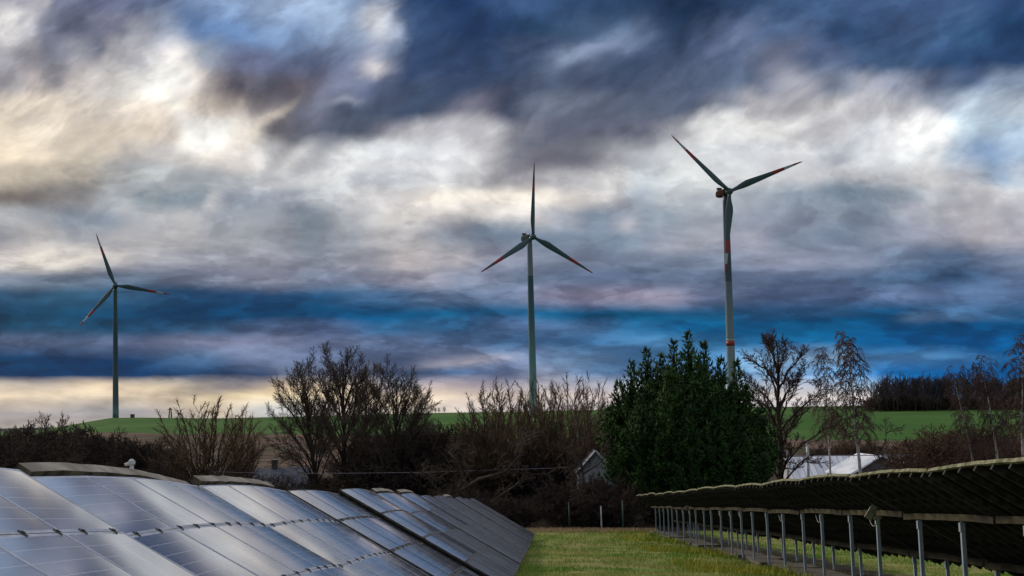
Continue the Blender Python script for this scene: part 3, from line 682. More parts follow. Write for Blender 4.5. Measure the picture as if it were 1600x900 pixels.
def seg_mesh(name, items, m):
    V = []; F = []; base = 0
    for pts, rads, n in items:
        k = len(pts); P = np.array([p[:] for p in pts]); t = np.gradient(P, axis=0) if k > 2 else np.repeat((P[1:] - P[:1]), 2, 0)
        t /= (np.linalg.norm(t, axis=1, keepdims=True) + 1e-9)
        a = np.array([1., 0, 0]) if abs(t[0, 0]) < .8 else np.array([0, 1., 0])
        e = np.cross(t, a); e /= (np.linalg.norm(e, axis=1, keepdims=True) + 1e-9); h = np.cross(t, e)
        an = np.arange(n) * 2 * math.pi / n; rd = np.array(rads)[:, None, None]
        V.append((P[:, None, :] + rd * (np.cos(an)[None, :, None] * e[:, None, :] + np.sin(an)[None, :, None] * h[:, None, :])).reshape(-1, 3))
        q = np.arange(n); q2 = (q + 1) % n
        for j in range(k - 1):
            o = base + j * n; F.append(np.stack([o + q, o + q2, o + q2 + n, o + q + n], 1))
        base += k * n
    V = np.concatenate(V); F = np.concatenate(F).astype(np.int32)
    return arr_mesh(name, V, F, m)
def arr_mesh(name, V, F, m):
    me = bpy.data.meshes.new(name); nf, k = F.shape
    me.vertices.add(len(V)); me.vertices.foreach_set('co', np.ascontiguousarray(V, dtype=np.float32).ravel())
    me.loops.add(nf * k); me.loops.foreach_set('vertex_index', np.ascontiguousarray(F, dtype=np.int32).ravel()); me.polygons.add(nf)
    me.polygons.foreach_set('loop_start', np.arange(nf) * k); me.polygons.foreach_set('loop_total', np.full(nf, k))
    me.materials.append(m); me.update(calc_edges=True); return me
def mesh_arrays(me):
    V = np.zeros(len(me.vertices) * 3, np.float32); me.vertices.foreach_get('co', V)
    F = np.zeros(len(me.loops), np.int32); me.loops.foreach_get('vertex_index', F)
    return V.reshape(-1, 3), F.reshape(-1, 4)
M['bark'] = mat('dark_bark', (.030, .024, .018), (.065, .052, .038), 1.5, .95, spec=.1, stretch=(1, 1, .2))
M['twig'] = mat('brown_twigs', (.050, .040, .034), (.13, .10, .075), .35, .9, spec=.1)
M['twig_warm'] = mat('warm_budding_twigs', (.07, .048, .032), (.20, .14, .08), .5, .9, spec=.1)
M['twig_red'] = mat('reddish_twigs', (.060, .040, .036), (.13, .090, .075), .4, .9, spec=.1)
M['brush'] = mat('thicket_brown', (.026, .021, .018), (.078, .061, .048), .25, .95, spec=.05)
M['brush_red'] = mat('thicket_russet', (.055, .038, .028), (.125, .08, .055), .25, .95, spec=.05)
def mat_birch():
    return mat('birch_bark', (.50, .48, .45), (.13, .11, .10), 3.0, .8, spec=.15, stretch=(1, 1, 2.5), lo=.5, hi=.7)
M['birch'] = mat_birch()
SP = {
 'broad': [dict(seg=8, wig=.04, up=.02, sides=7, kids=15, ang=50, ratio=.66, **{'from': .2}, end=.2, rr=.62, shape=.38),
           dict(seg=7, wig=.065, up=.08, sides=5, kids=12, ang=38, ratio=.5, **{'from': .25}, end=.3, rr=.6, rmin=.05, shape=.3),
           dict(seg=5, wig=.10, up=.07, sides=4, kids=8, ang=36, ratio=.5, **{'from': .15}, end=.35, rr=.6, rmin=.028, twig=True),
           dict(seg=3, wig=.13, up=.08, sides=3, kids=8, ang=34, ratio=.6, **{'from': .1}, end=.5, rr=.7, rmin=.02, twig=True),
           dict(seg=1, wig=.16, up=.06, sides=3, kids=0, ang=30, ratio=.5, **{'from': .1}, end=.5, rmin=.017, twig=True)],
 'stem': [dict(seg=7, wig=.05, up=.02, sides=5, kids=8, ang=30, ratio=.42, **{'from': .35}, end=.25, rr=.55, shape=.3),
          dict(seg=5, wig=.10, up=.09, sides=4, kids=8, ang=34, ratio=.48, **{'from': .2}, end=.4, rr=.6, rmin=.03, twig=True),
          dict(seg=3, wig=.15, up=.07, sides=3, kids=7, ang=38, ratio=.5, **{'from': .1}, end=.5, rmin=.019, twig=True),
          dict(seg=1, wig=.15, up=.05, sides=3, kids=0, ang=34, ratio=.5, **{'from': .1}, end=.5, rmin=.019, twig=True)],
 'birch': [dict(seg=10, wig=.025, up=.02, sides=7, kids=22, ang=42, ratio=.26, **{'from': .36}, end=.15, rr=.45, shape=.5),
           dict(seg=5, wig=.10, up=.07, sides=4, kids=9, ang=50, ratio=.55, **{'from': .25}, end=.3, rr=.5, rmin=.035, twig=True, shape=.2),
           dict(seg=5, wig=.10, up=-.34, sides=3, kids=9, ang=35, ratio=.6, **{'from': .1}, end=.5, rmin=.022, twig=True, shape=.1),
           dict(seg=3, wig=.08, up=-.40, sides=3, kids=0, ang=25, ratio=.5, **{'from': .1}, end=.6, rmin=.02, twig=True)],
 'open': [dict(seg=9, wig=.03, up=.02, sides=7, kids=20, ang=50, ratio=.44, **{'from': .2}, end=.15, rr=.5, shape=.62),
          dict(seg=6, wig=.11, up=.05, sides=4, kids=10, ang=45, ratio=.42, **{'from': .2}, end=.3, rr=.5, rmin=.045),
          dict(seg=4, wig=.16, up=.0, sides=3, kids=9, ang=48, ratio=.45, **{'from': .1}, end=.4, rmin=.03, twig=True),
          dict(seg=2, wig=.16, up=-.02, sides=3, kids=0, ang=40, ratio=.5, **{'from': .1}, end=.5, rmin=.026, twig=True)],
 'far': [dict(seg=5, wig=.04, up=.02, sides=4, kids=12, ang=38, ratio=.5, **{'from': .28}, end=.3, rr=.6, shape=.35),
         dict(seg=3, wig=.12, up=.08, sides=3, kids=8, ang=38, ratio=.6, **{'from': .1}, end=.4, rr=.6, rmin=.12, twig=True),
         dict(seg=2, wig=.15, up=.05, sides=3, kids=6, ang=40, ratio=.6, **{'from': .1}, end=.5, rmin=.09, twig=True),
         dict(seg=1, wig=.15, up=.05, sides=3, kids=0, ang=40, ratio=.6, **{'from': .1}, end=.5, rmin=.075, twig=True)],
}
def norm_height(items_list):
    z = max(p.z for it in items_list for pts, _, _ in it for p in pts); return z
def proto(kind, seed, H, rad, stems=1, spread=.0, mt='bark', mc='twig', hang=0.0):
    t = Tree(seed); r = t.r; P = SP[kind]
    for k in range(stems):
        a = k * 2.399 + r.uniform(0, .5); s = spread * (k / max(stems - 1, 1)) ** .6 if stems > 1 else 0
        d = Vector((math.cos(a) * s, math.sin(a) * s, 1)); off = Vector((math.cos(a), math.sin(a), 0)) * (.25 * min(k, 4) * .5 if stems > 1 else 0)
        t.grow(off + Vector((0, 0, -.2)), d, H * .84 * r.uniform(.85, 1.0) if stems > 1 else H * .84, rad * (1 if k == 0 else r.uniform(.6, .95)), 0, P)
    z = norm_height([t.big, t.small])
    return dict(trunk=seg_mesh('trunk', t.big, M[mt]), crown=seg_mesh('twigs', t.small, M[mc]), h=z)
def plant(pr, name, label, cat, group, x, D, ytop=None, h=None, rz=0.0, lean=0.0, widen=1.0, mat_over=None):
    bx = at(x, 740, D).x; gz = ground_z(bx, D)
    if h is None: h = at(x, ytop, D).z - gz
    s = h / pr['h']
    root = empty(name, T((bx, D, gz)) @ Matrix.Rotation(R(lean), 4, 'Y') @ Matrix.Rotation(R(rz), 4, 'Z') @ Matrix.Diagonal((s * widen, s * widen, s, 1)))
    tag(root, label, cat, group)
    link('trunk', pr['trunk'], root); link('crown', pr['crown'], root)
    return root
def dome(seed, H, Rc, zc, s0, s1, N, nk, r0, mt='bark', mc='twig', trunk=True, elmin=-.28, step=2, Lk=.15):
    """bare tree whose limbs arch out from trunk or base to fill a rounded crown"""
    t = Tree(seed); r = t.r; P = SP['broad']; Cn = Vector((0, 0, zc * H)); hz = H - zc * H
    if trunk:
        pts = [Vector((r.gauss(0, .05), r.gauss(0, .05), H * .93 * k / 9)) * (1 if k else 0) + Vector((0, 0, -.2 if k == 0 else 0)) for k in range(10)]
        t.big.append((pts, [r0 * (1 - .093 * k) for k in range(10)], 8))
    for i in range(N):
        f = (i + .5) / N; az = i * 2.399 + r.uniform(-.3, .3); sel = elmin + (.97 - elmin) * f; cel = math.sqrt(1 - sel * sel)
        out = Vector((cel * math.cos(az), cel * math.sin(az), sel)); k_ = r.uniform(.82, 1.06)
        tgt = Cn + Vector((out.x * Rc, out.y * Rc, out.z * (hz if out.z > 0 else hz * .9))) * k_
        st = Vector((0, 0, H * (s0 + (s1 - s0) * f ** 1.3))) if trunk else Vector((math.cos(az) * .25, math.sin(az) * .25, -.1))
        ct = st.lerp(tgt, .5) + Vector((-tgt.x * .12, -tgt.y * .12, (tgt.z - st.z) * .10 + .2)); n = 9; pts = []
        for k in range(n + 1):
            u_ = k / n; p = st * (1 - u_) ** 2 + ct * 2 * u_ * (1 - u_) + tgt * u_ * u_
            pts.append(p + Vector((r.gauss(0, .05), r.gauss(0, .05), r.gauss(0, .05))) * (1 if k else 0))
        rb = (r0 * .42 if trunk else r0) * r.uniform(.75, 1.1); rads = [rb * (1 - .8 * k / n) for k in range(n + 1)]
        t.big.append((pts, rads, 5))
        for k in range(nk):
            u_ = .25 + .75 * (k + r.random()) / nk; q = min(int(u_ * n), n - 1); pos = pts[q].lerp(pts[q + 1], u_ * n - q); tn = (pts[q + 1] - pts[q]).normalized()
            ow = (pos - Cn * .8); ow = ow.normalized() if ow.length > .1 else tn
            d = tn * .6 + ow * .5 + Vector((r.gauss(0, .42), r.gauss(0, .42), r.gauss(0, .3) + .12))
            t.grow(pos, d, H * Lk * r.uniform(.7, 1.15) * (1.25 - .5 * u_), max(.028, rads[q] * .5), step, P)
    z = norm_height([t.big, t.small])
    return dict(trunk=seg_mesh('trunk', t.big, M[mt]), crown=seg_mesh('twigs', t.small, M[mc]), h=z)
pb1 = dome(21, 16, 3.9, .55, .18, .70, 24, 8, .30); pb2 = dome(22, 16, 3.7, .56, .16, .68, 22, 8, .27); pb3 = dome(25, 16, 3.2, .60, .25, .7, 18, 7, .22)
ps1 = dome(31, 8, 3.3, .42, 0, 0, 38, 12, .06, mc='twig_warm', trunk=False, elmin=.0, step=3, Lk=.12); ps2 = dome(33, 9, 2.5, .5, 0, 0, 30, 12, .07, mc='twig_warm', trunk=False, elmin=.05, step=3, Lk=.12)
pbi1 = proto('birch', 41, 15, .17, mt='birch', mc='twig_red'); pbi2 = proto('birch', 43, 15, .15, mt='birch', mc='twig_red')
pop = dome(51, 14, 3.3, .52, .12, .8, 26, 6, .24, mc='twig_red', elmin=-.5, Lk=.11)
M['far_twig'] = mat('grey_brown_far_twigs', (.040, .036, .042), (.095, .075, .075), .15, .95, spec=.05)
pfar = [proto('far', 61 + k, 16, .28, mc='far_twig') for k in range(3)]
G1 = 'bare broad trees behind the left row'
plant(pb2, 'bare_tree', 'bare tree leaning left, leftmost of the big crowns, golden lower twigs', 'tree', G1, 500, 150, 540, rz=40, lean=-7, widen=1.05)
plant(pb1, 'bare_tree', 'tallest bare tree with a round dense crown in the middle of the clump', 'tree', G1, 538, 156, 530, rz=10, widen=1.0)
plant(pb3, 'bare_tree', 'slender bare tree squeezed between the two broad crowns', 'tree', G1, 566, 162, 560, rz=200, lean=3, widen=.8)
plant(pb2, 'bare_tree', 'rightmost broad bare tree of the clump, wide dome-shaped crown', 'tree', G1, 612, 152, 550, rz=160, lean=3, widen=1.05)
plant(pb3, 'bare_tree', 'lower bare tree whose twigs spread right of the clump', 'tree', G1, 636, 165, 590, rz=77, lean=6, widen=.8)
G2 = 'multi-stemmed bare shrubs'
plant(ps1, 'bare_shrub', 'fan-shaped bare shrub with warm brown twigs right of the left turbine', 'shrub', G2, 322, 150, 614, rz=0, widen=1.15)
plant(ps2, 'bare_shrub', 'narrow bare shrub standing just right of the fan-shaped one', 'shrub', G2, 378, 158, 630, rz=60, widen=.75)
for i, (x, yt, D, k, wd, lb) in enumerate([
    (765, 590, 148, 1, 1.1, 'leftmost tall bare shrub before the middle turbine, golden twig tips'),
    (806, 586, 155, 0, .9, 'bare shrub with upright stems just left of the middle tower'),
    (850, 582, 150, 1, .9, 'bare shrub with stems crossing in front of the middle tower'),
    (893, 578, 158, 0, .9, 'tallest pointed bare shrub right of the middle turbine tower'),
    (928, 588, 146, 1, .9, 'bare shrub with fine twigs beside the dark conifer')]):
    plant([ps1, ps2][k], 'bare_shrub', lb, 'shrub', G2, x, D, yt, rz=i * 71, widen=wd)
G3 = 'birches and bare trees on the right'
plant(pop, 'bare_tree', 'dark open-branched bare tree right of the conifer', 'tree', G3, 1220, 150, 509, rz=20, widen=1.15)
plant(pbi2, 'birch_tree', 'thinner hanging birch left of the white-trunked birch', 'tree', G3, 1297, 165, 540, rz=120, widen=.8)
plant(pbi1, 'birch_tree', 'tall weeping birch with a straight white trunk', 'tree', G3, 1345, 150, 515, rz=0, widen=1.0)
plant(pbi2, 'birch_tree', 'leaning white birch trunk with sparse hanging crown', 'tree', G3, 1532, 140, 566, rz=200, lean=-8, widen=.8)
plant(pbi1, 'birch_tree', 'white birch trunk left of the rightmost birch, drooping dark crown', 'tree', G3, 1568, 143, 552, rz=90, lean=-6, widen=.9)
plant(pbi2, 'birch_tree', 'rightmost birch with reddish crown cut by the photo edge', 'tree', G3, 1600, 150, 522, rz=300, widen=1.1)
# small trees on the left skyline
for i, (x, yt, D, lb) in enumerate([(72, 640, 330, 'small upright bare tree on the left skyline, left one of a pair'), (100, 641, 335, 'small upright bare tree on the left skyline, right one of a pair'),
                                    (52, 652, 320, 'short bare tree at the left end of the skyline pair'), (18, 664, 310, 'low bare tree at the left edge of the photo')]):
    plant(pfar[i % 3], 'bare_tree', lb, 'tree', 'small skyline trees', x, D, yt, rz=i * 50, widen=.7)
# forest on the horizon at the right, and specks on the ridge
rf = random.Random(5)
xs = [1368 + k * 5.6 for k in range(46)]
for i, x in enumerate(xs):
    D = 880 + rf.uniform(-25, 40); yt = 582 + rf.uniform(-4, 6) + (8 if x < 1385 else 0)
    plant(pfar[i % 3], 'forest_tree', 'bare brown tree in the forest edge along the top of the right field', 'tree', 'forest edge on the right horizon', x, D, yt, rz=rf.uniform(0, 360), widen=.75)
for i, x in enumerate([688, 697, 682]):
    plant(pfar[i], 'bare_tree', ['tiny distant tree left of centre on the ridge line, middle of three specks', 'tiny distant tree on the ridge line, right of three specks', 'tiny distant tree on the ridge line, left of three specks'][i], 'tree', 'ridge specks', x, 1180, 636 - i % 2 * 2, rz=i * 90, widen=1)
# forest undergrowth: dark hedge below the far trees (stuff)
def stuff_patch(name, label, cat, specs, m, protos, seed):
    r = random.Random(seed); Vs = []; Fs = []; base = 0
    arrs = [[mesh_arrays(p['trunk']), mesh_arrays(p['crown']), p['h']] for p in protos]
    for (x0, x1, n, D0, D1, yt) in specs:
        for k in range(n):
            x = r.uniform(x0, x1); D = r.uniform(D0, D1); px = at(x, 740, D).x; gz = ground_z(px, D)
            ytop = yt(x) if callable(yt) else yt
            h = max(.8, (at(x, ytop, D).z - gz) * r.uniform(.72, 1.02)); A = r.choice(arrs); s = h / A[2]; a = r.uniform(0, 6.28); wd = r.uniform(.9, 1.5)
            if h > 4: wd *= .8
            c, sn = math.cos(a) * s * wd, math.sin(a) * s * wd
            for (V, F) in A[:2]:
                W = np.empty_like(V); W[:, 0] = V[:, 0] * c - V[:, 1] * sn + px; W[:, 1] = V[:, 0] * sn + V[:, 1] * c + D; W[:, 2] = V[:, 2] * s + gz
                Vs.append(W); Fs.append(F + base); base += len(V)
    me = arr_mesh(name, np.concatenate(Vs), np.concatenate(Fs), m)
    return tag(link(name, me), label, cat, kind='stuff')
SP['bush'] = [dict(seg=4, wig=.14, up=.0, sides=3, kids=7, ang=42, ratio=.6, **{'from': .12}, end=.4, rr=.6, shape=.25),
              dict(seg=3, wig=.20, up=.02, sides=3, kids=6, ang=45, ratio=.6, **{'from': .1}, end=.4, rr=.6, rmin=.03, twig=True),
              dict(seg=2, wig=.22, up=.0, sides=3, kids=5, ang=50, ratio=.6, **{'from': .1}, end=.5, rmin=.026, twig=True),
              dict(seg=1, wig=.22, up=.0, sides=3, kids=0, ang=50, ratio=.6, **{'from': .1}, end=.6, rmin=.024, twig=True)]
pbu = [proto('bush', 71 + k, 4, .07, 9, .9) for k in range(3)]
def topline(pts):
    xs_, ys_ = zip(*pts); return lambda x: float(np.interp(x, xs_, ys_))
stuff_patch('thicket', 'dark brown leafless thicket on the left bank below the turbine', 'thicket',
            [(-40, 280, 48, 165, 230, topline([(-40, 664), (60, 656), (140, 654), (190, 668), (225, 680), (280, 700)])), (-40, 430, 26, 135, 160, topline([(-40, 705), (260, 712), (430, 738)]))], M['brush'], pbu, 81)
stuff_patch('thicket', 'dark tangled thicket below the broad bare trees and behind the left row end', 'thicket',
            [(430, 600, 12, 165, 185, 735), (580, 740, 30, 150, 185, topline([(580, 680), (640, 655), (740, 652)])), (700, 960, 34, 146, 185, topline([(700, 665), (800, 690), (960, 670)])), (640, 890, 18, 128, 138, 760), (885, 965, 8, 129, 136, 735)], M['brush'], pbu, 82)
stuff_patch('russet_scrub', 'thin russet scrub in front of the right field', 'scrub',
            [(1240, 1430, 9, 215, 245, 682), (1450, 1640, 14, 160, 200, topline([(1440, 680), (1500, 650), (1640, 655)])), (1400, 1640, 8, 135, 150, 705)], M['brush_red'], pbu, 83)
stuff_patch('far_forest', 'rear mass of the bare forest on the right horizon', 'forest', [(1372, 1680, 70, 930, 1010, 586)], M['brush'], pfar[:1], 85)
stuff_patch('forest_undergrowth', 'dark undergrowth at the foot of the horizon forest', 'undergrowth', [(1362, 1660, 90, 885, 925, 612)], M['brush'], pbu[:1], 84)
# arching pale dead limbs in the thicket
def limb_tree(x, D, label, seed, specs):
    bx = at(x, 740, D).x; gz = ground_z(bx, D); root = empty('dead_tree', T((bx, D, gz))); tag(root, label, 'dead tree')
    r = random.Random(seed); t = Tree(seed)
    for (pts, r0) in specs:
        P = [at(px, py, D) - Vector((bx, D, gz)) + Vector((0, r.uniform(-.6, .6), 0)) for px, py in pts]
        rad = [r0 * (1 - .7 * k / (len(P) - 1)) for k in range(len(P))]
        t.big.append((P, rad, 6))
        for k in range(1, len(P)):
            for q in range(3):
                t.grow(P[k - 1].lerp(P[k], r.random()), Vector((r.uniform(-1, 1), r.uniform(-1, 1), r.uniform(0, 1))), r.uniform(1, 2.2), .035, 1, SP['bush'])
    link('trunk', seg_mesh('trunk', t.big, mat('pale_dead_bark', (.075, .06, .045), (.035, .028, .02), 1, .9)), root); link('crown', seg_mesh('twigs', t.small, M['twig']), root)
limb_tree(700, 131, 'crooked dead tree with arching limbs behind the end of the left row', 91,
          [([(700, 810), (712, 775), (722, 748), (716, 722), (700, 705)], .22), ([(716, 770), (750, 748), (790, 738), (812, 712), (820, 690), (845, 680)], .17), ([(722, 800), (760, 790), (792, 768), (815, 752), (830, 740)], .12), ([(700, 790), (680, 760), (668, 745), (640, 738)], .12)])
limb_tree(915, 134, 'crooked bare tree with sideways limbs left of the conifer base', 92,
          [([(915, 830), (914, 770), (908, 720), (905, 680), (900, 640)], .16), ([(912, 740), (935, 725), (960, 700)], .08), ([(910, 730), (880, 705), (860, 690)], .08)])
# young trees with pale stems in front of the right field
for i, (x, D, sp, lb) in enumerate([(1400, 152, [([(1372, 712), (1383, 690), (1389, 670)], .06), ([(1372, 712), (1380, 730)], .06)], 'forked pale sapling right of the white birch'),
                              (1310, 158, [([(1330, 690), (1318, 672), (1308, 660)], .05)], 'short pale bent sapling left of the white birch')]):
    limb_tree(x, D, lb, 95 + i, sp)

# ---------------------------------------------------------------- big conifer
def conifer():
    D = 136.0; r = np.random.default_rng(8)
    c0 = at(1080, 740, D); gx = c0.x; gz = ground_z(gx, D)
    root = empty('conifer', T((gx, D, gz))); tag(root, 'huge dark green conifer with many pointed tops at the end of the rows', 'tree')
    tips = [(1075, 523, 0), (1052, 534, 2), (1032, 556, -1), (1010, 547, 1), (986, 568, 0), (1100, 538, 1), (1126, 562, -1), (1150, 566, 1), (966, 598, 0), (1166, 606, -1),
            (1190, 640, 0), (1208, 675, 1), (952, 640, -1), (1090, 560, -3), (1045, 585, -4), (1120, 610, -4), (1000, 620, -3.5), (1160, 660, -3.5), (1075, 640, -5), (975, 680, -3), (1030, 690, -5), (1130, 700, -5), (1195, 715, -3), (955, 720, -2), (1000, 740, -4.5), (1180, 745, -4), (1085, 730, -5.5)]
    spires = []
    for (x, y, dy) in tips:
        p = at(x, y, D + dy); spires.append((p.x - gx, dy, p.z - gz))
    V = []; F = []
    t = Tree(3); base = 0
    core_v = MB()
    for (sx, sy, H) in spires:
        # stem of each spire leans in towards the middle at the foot
        foot = Vector((sx * .35, sy * .35, 0)); tip = Vector((sx, sy, H))
        pts = [foot.lerp(tip, k) + Vector((0, 0, 0)) for k in (0, .35, .7, 1)]
        t.big.append((pts, [.26, .18, .1, .02], 5))
        Rmax = 2.2 + r.random() * .8
        def axis(z):
            k = z / H; k2 = min(1, k * 1.4)
            return np.array([sx * (.35 + .65 * k2), sy * (.35 + .65 * k2), z])
        def prof(z): 
            t_ = H - z; return min(Rmax, (.09 + .17 * t_ if t_ < 2.0 else .43 + .40 * (t_ - 2.0)) * (1 + .22 * math.sin(z * 2.9 + sx)))
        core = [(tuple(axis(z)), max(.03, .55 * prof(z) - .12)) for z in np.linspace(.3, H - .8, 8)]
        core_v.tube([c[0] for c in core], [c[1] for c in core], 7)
        z = H - .15; tufts = [(axis(H - .5), np.array([sx * .02, 0, 1.]), .75, .07)]
        while z > .5:
            R_ = prof(z); nb = int(5 + 3.5 * R_); a0 = r.uniform(0, 6.28)
            for q in range(nb):
                a = a0 + q * 6.283 / nb + r.normal(0, .2)
                if sy > -3 and math.sin(a) > .55 and r.random() < .75: continue
                Lb = R_ * r.uniform(.62, 1.28) * (1.45 if r.random() < .12 else 1); out = np.array([math.cos(a), math.sin(a), 0.])
                c = axis(z + r.uniform(-.12, .12)); nt_ = max(2, int(Lb / .21)); ph = r.uniform(-.05, .5)
                for w in range(nt_):
                    f_ = (w + 1) / nt_
                    if f_ * Lb < .35 * R_ and R_ > 1: continue
                    p = c + out * Lb * f_ + np.array([0, 0, Lb * (ph * f_ + .35 * f_ ** 3)])
                    d = out * (1.0 - .55 * f_) + np.array([0, 0, .35 + .9 * f_])
                    for s_ in range(5 if R_ > .5 else 3):
                        dd = d + r.normal(0, .5, 3); tufts.append((p, dd / np.linalg.norm(dd), r.uniform(.3, .58) * (1.25 if f_ == 1 else 1), r.uniform(.035, .07)))
            z -= .30 + .16 * r.random()
        for (p, d, L, w) in tufts:
            e = np.cross(d, r.normal(0, 1, 3)); e /= np.linalg.norm(e) + 1e-6; h = np.cross(d, e); m_ = p + d * L * .4
            V += [p, m_ + e * w, m_ - e * w * .5 + h * w * .87, m_ - e * w * .5 - h * w * .87, p + d * L]
            F += [(base, base + 2, base + 1), (base, base + 3, base + 2), (base, base + 1, base + 3), (base + 4, base + 1, base + 2), (base + 4, base + 2, base + 3), (base + 4, base + 3, base + 1)]
            base += 5
    m = bpy.data.materials.new('conifer_needles'); m.use_nodes = True; g = NT(m.node_tree); b = m.node_tree.nodes['Principled BSDF']
    tc = g.n('ShaderNodeTexCoord').outputs['Object']
    c = g.mix(g.maprange(g.noise(tc, .8, 5, .7), .35, .65), (.010, .030, .008), (.032, .085, .018))
    c = g.mix(g.maprange(g.noise(tc, 5, 3, .7), .5, .75), c, (.085, .15, .03))
    m.node_tree.links.new(c, b.inputs['Base Color']); b.inputs['Roughness'].default_value = .75; b.inputs['Specular IOR Level'].default_value = .15
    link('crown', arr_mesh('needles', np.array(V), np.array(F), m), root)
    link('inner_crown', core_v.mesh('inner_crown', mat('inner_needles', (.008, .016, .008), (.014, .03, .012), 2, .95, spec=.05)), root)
    link('trunk', seg_mesh('trunk', t.big, M['bark']), root)
conifer()

# ---------------------------------------------------------------- buildings and small things
def gable_house(name, label, x0, x1, D, yeave, yridge, depth, m_wall, m_roof, axis='x', ribs=0, windows=(), chimney=False):
    """roof ridge along x (axis 'x': roof slope faces the camera) or along y (gable faces the camera)"""
    a = at(x0, yeave, D); b_ = at(x1, yeave, D); W = b_.x - a.x; cx = (a.x + b_.x) / 2; gz = ground_z(cx, D) - .3
    ze = (a.z + b_.z) / 2 - gz; zr = at((x0 + x1) / 2, yridge, D + (depth / 2 if axis == 'x' else 0)).z - gz
    root = empty(name, T((cx, D, gz))); tag(root, label, 'building')
    w = MB(); hw = W / 2
    w.v += [(-hw, 0, 0), (hw, 0, 0), (hw, depth, 0), (-hw, depth, 0), (-hw, 0, ze), (hw, 0, ze), (hw, depth, ze), (-hw, depth, ze)]
    if axis == 'x':
        w.v += [(-hw, depth / 2, zr), (hw, depth / 2, zr)]
        w.f += [(0, 1, 5, 4), (2, 3, 7, 6), (1, 2, 6, 9, 5), (3, 0, 4, 8, 7), (4, 5, 9, 8), (7, 8, 9, 6)]
    else:
        w.v += [(0, 0, zr), (0, depth, zr)]
        w.f += [(0, 1, 5, 8, 4), (2, 3, 7, 9, 6), (1, 2, 6, 5), (3, 0, 4, 7), (4, 8, 9, 7), (5, 6, 9, 8)]
    w.mi += [0] * 6
    link('wall', w.mesh('wall', m_wall), root)
    o = .25; th = .12
    for s in (-1, 1):
        q = MB()
        if axis == 'x':
            y0, y1 = ((-o, depth / 2) if s < 0 else (depth + o, depth / 2)); sl = (zr - ze) / (depth / 2)
            P = [(-hw - o, y0, ze - o * sl + .03), (hw + o, y0, ze - o * sl + .03), (hw + o, y1, zr + .03), (-hw - o, y1, zr + .03)]
        else:
            sl = (zr - ze) / hw; x_ = s * (hw + o)
            P = [(x_, -o, ze - o * sl + .03), (x_, depth + o, ze - o * sl + .03), (0, depth + o, zr + .03), (0, -o, zr + .03)]
        q.v += P + [(p[0], p[1], p[2] + th) for p in P]; q.f += [(0, 1, 2, 3), (7, 6, 5, 4), (0, 4, 5, 1), (1, 5, 6, 2), (2, 6, 7, 3), (3, 7, 4, 0)]; q.mi += [0] * 6
        ro = link('roof', q.mesh('roof', m_roof), root)
        if ribs and axis == 'x' and s < 0:
            for k in range(ribs + 1):
                x = -hw + W * k / ribs; A_ = Vector((x, y0, ze - o * sl + .03 + th)); B_ = Vector((x, y1, zr + .03 + th))
                link('roof_rib', MB().tube([A_, B_], .05, 4).mesh('roof_rib', M['cable']), ro)
    if axis == 'x': link('gutter', MB().tube([(-hw - .2, -o - .08, ze - .12), (hw + .2, -o - .08, ze - .12)], .08, 6).mesh('gutter', M['cable']), root)
    else:
        for s in (-1, 1): link('verge_board', MB().tube([(s * (hw + .25), -.32, ze - .2), (0, -.32, zr + .08)], .10, 4).mesh('verge_board', M['white']), root)
        link('door', MB().box((-.22 * W, -.03, 1.1), (1.0, .06, 2.2)).mesh('door', M['alu_dark']), root)
    if chimney: link('chimney', MB().box((-W * .05, depth / 2, zr + .3), (.6, .6, 1.2)).box((-W * .05, depth / 2, zr + .95), (.75, .75, .12)).mesh('chimney', M['alu_dark']), root)
    for (fx, fz, ww, hh) in windows:
        fr = link('window', MB().box((fx * W, -.03, fz * ze), (ww, .06, hh)).mesh('window', M['white']), root)
        link('pane', MB().box((fx * W, -.07, fz * ze), (ww - .16, .03, hh - .16)).mesh('pane', M['alu_dark']), fr)
    return root
m_slate = mat('slate_roof', (.05, .055, .07), (.09, .10, .12), 2, .7); m_pale = mat('pale_sheet_roof', (.42, .48, .55), (.68, .72, .76), .5, .55, stretch=(1.2, .3, .3))
m_wallg = mat('grey_render', (.16, .16, .16), (.24, .24, .235), 1, .9); m_wallw = mat('whitewash', (.50, .53, .56), (.34, .36, .40), 1, .9)
m_dark = mat('dark_barn', (.045, .045, .05), (.08, .075, .07), 1, .9)
gable_house('slate_house', 'low house with grey slate roof and small chimney behind the left row', 378, 474, 172, 768, 733, 8, m_dark, m_slate, 'x', chimney=True, windows=((-.25, .5, 1, 1), (.2, .5, 1, 1)))
gable_house('greenhouse', 'long hall with pale sheet roof behind the right row', 1240, 1400, 190, 748, 714, 10, m_wallw, m_pale, 'x', ribs=16)
gable_house('gabled_shed', 'grey shed whose white-edged gable faces the rows', 1326, 1430, 178, 742, 714, 12, m_wallg, m_pale, 'y', windows=((.1, .6, 1.2, .8),))
gable_house('white_house', 'pale gabled house half hidden between the bare shrubs and conifer', 904, 958, 141, 735, 706, 7, m_wallw, m_slate, 'y', windows=((.05, .72, .9, 1.1), (-.22, .3, .9, 1.1)))
gable_house('small_shed', 'small pale-roofed shed glimpsed through the tangled thicket', 656, 700, 186, 762, 741, 5, m_dark, m_pale, 'x', windows=((0, .5, .7, .7),))
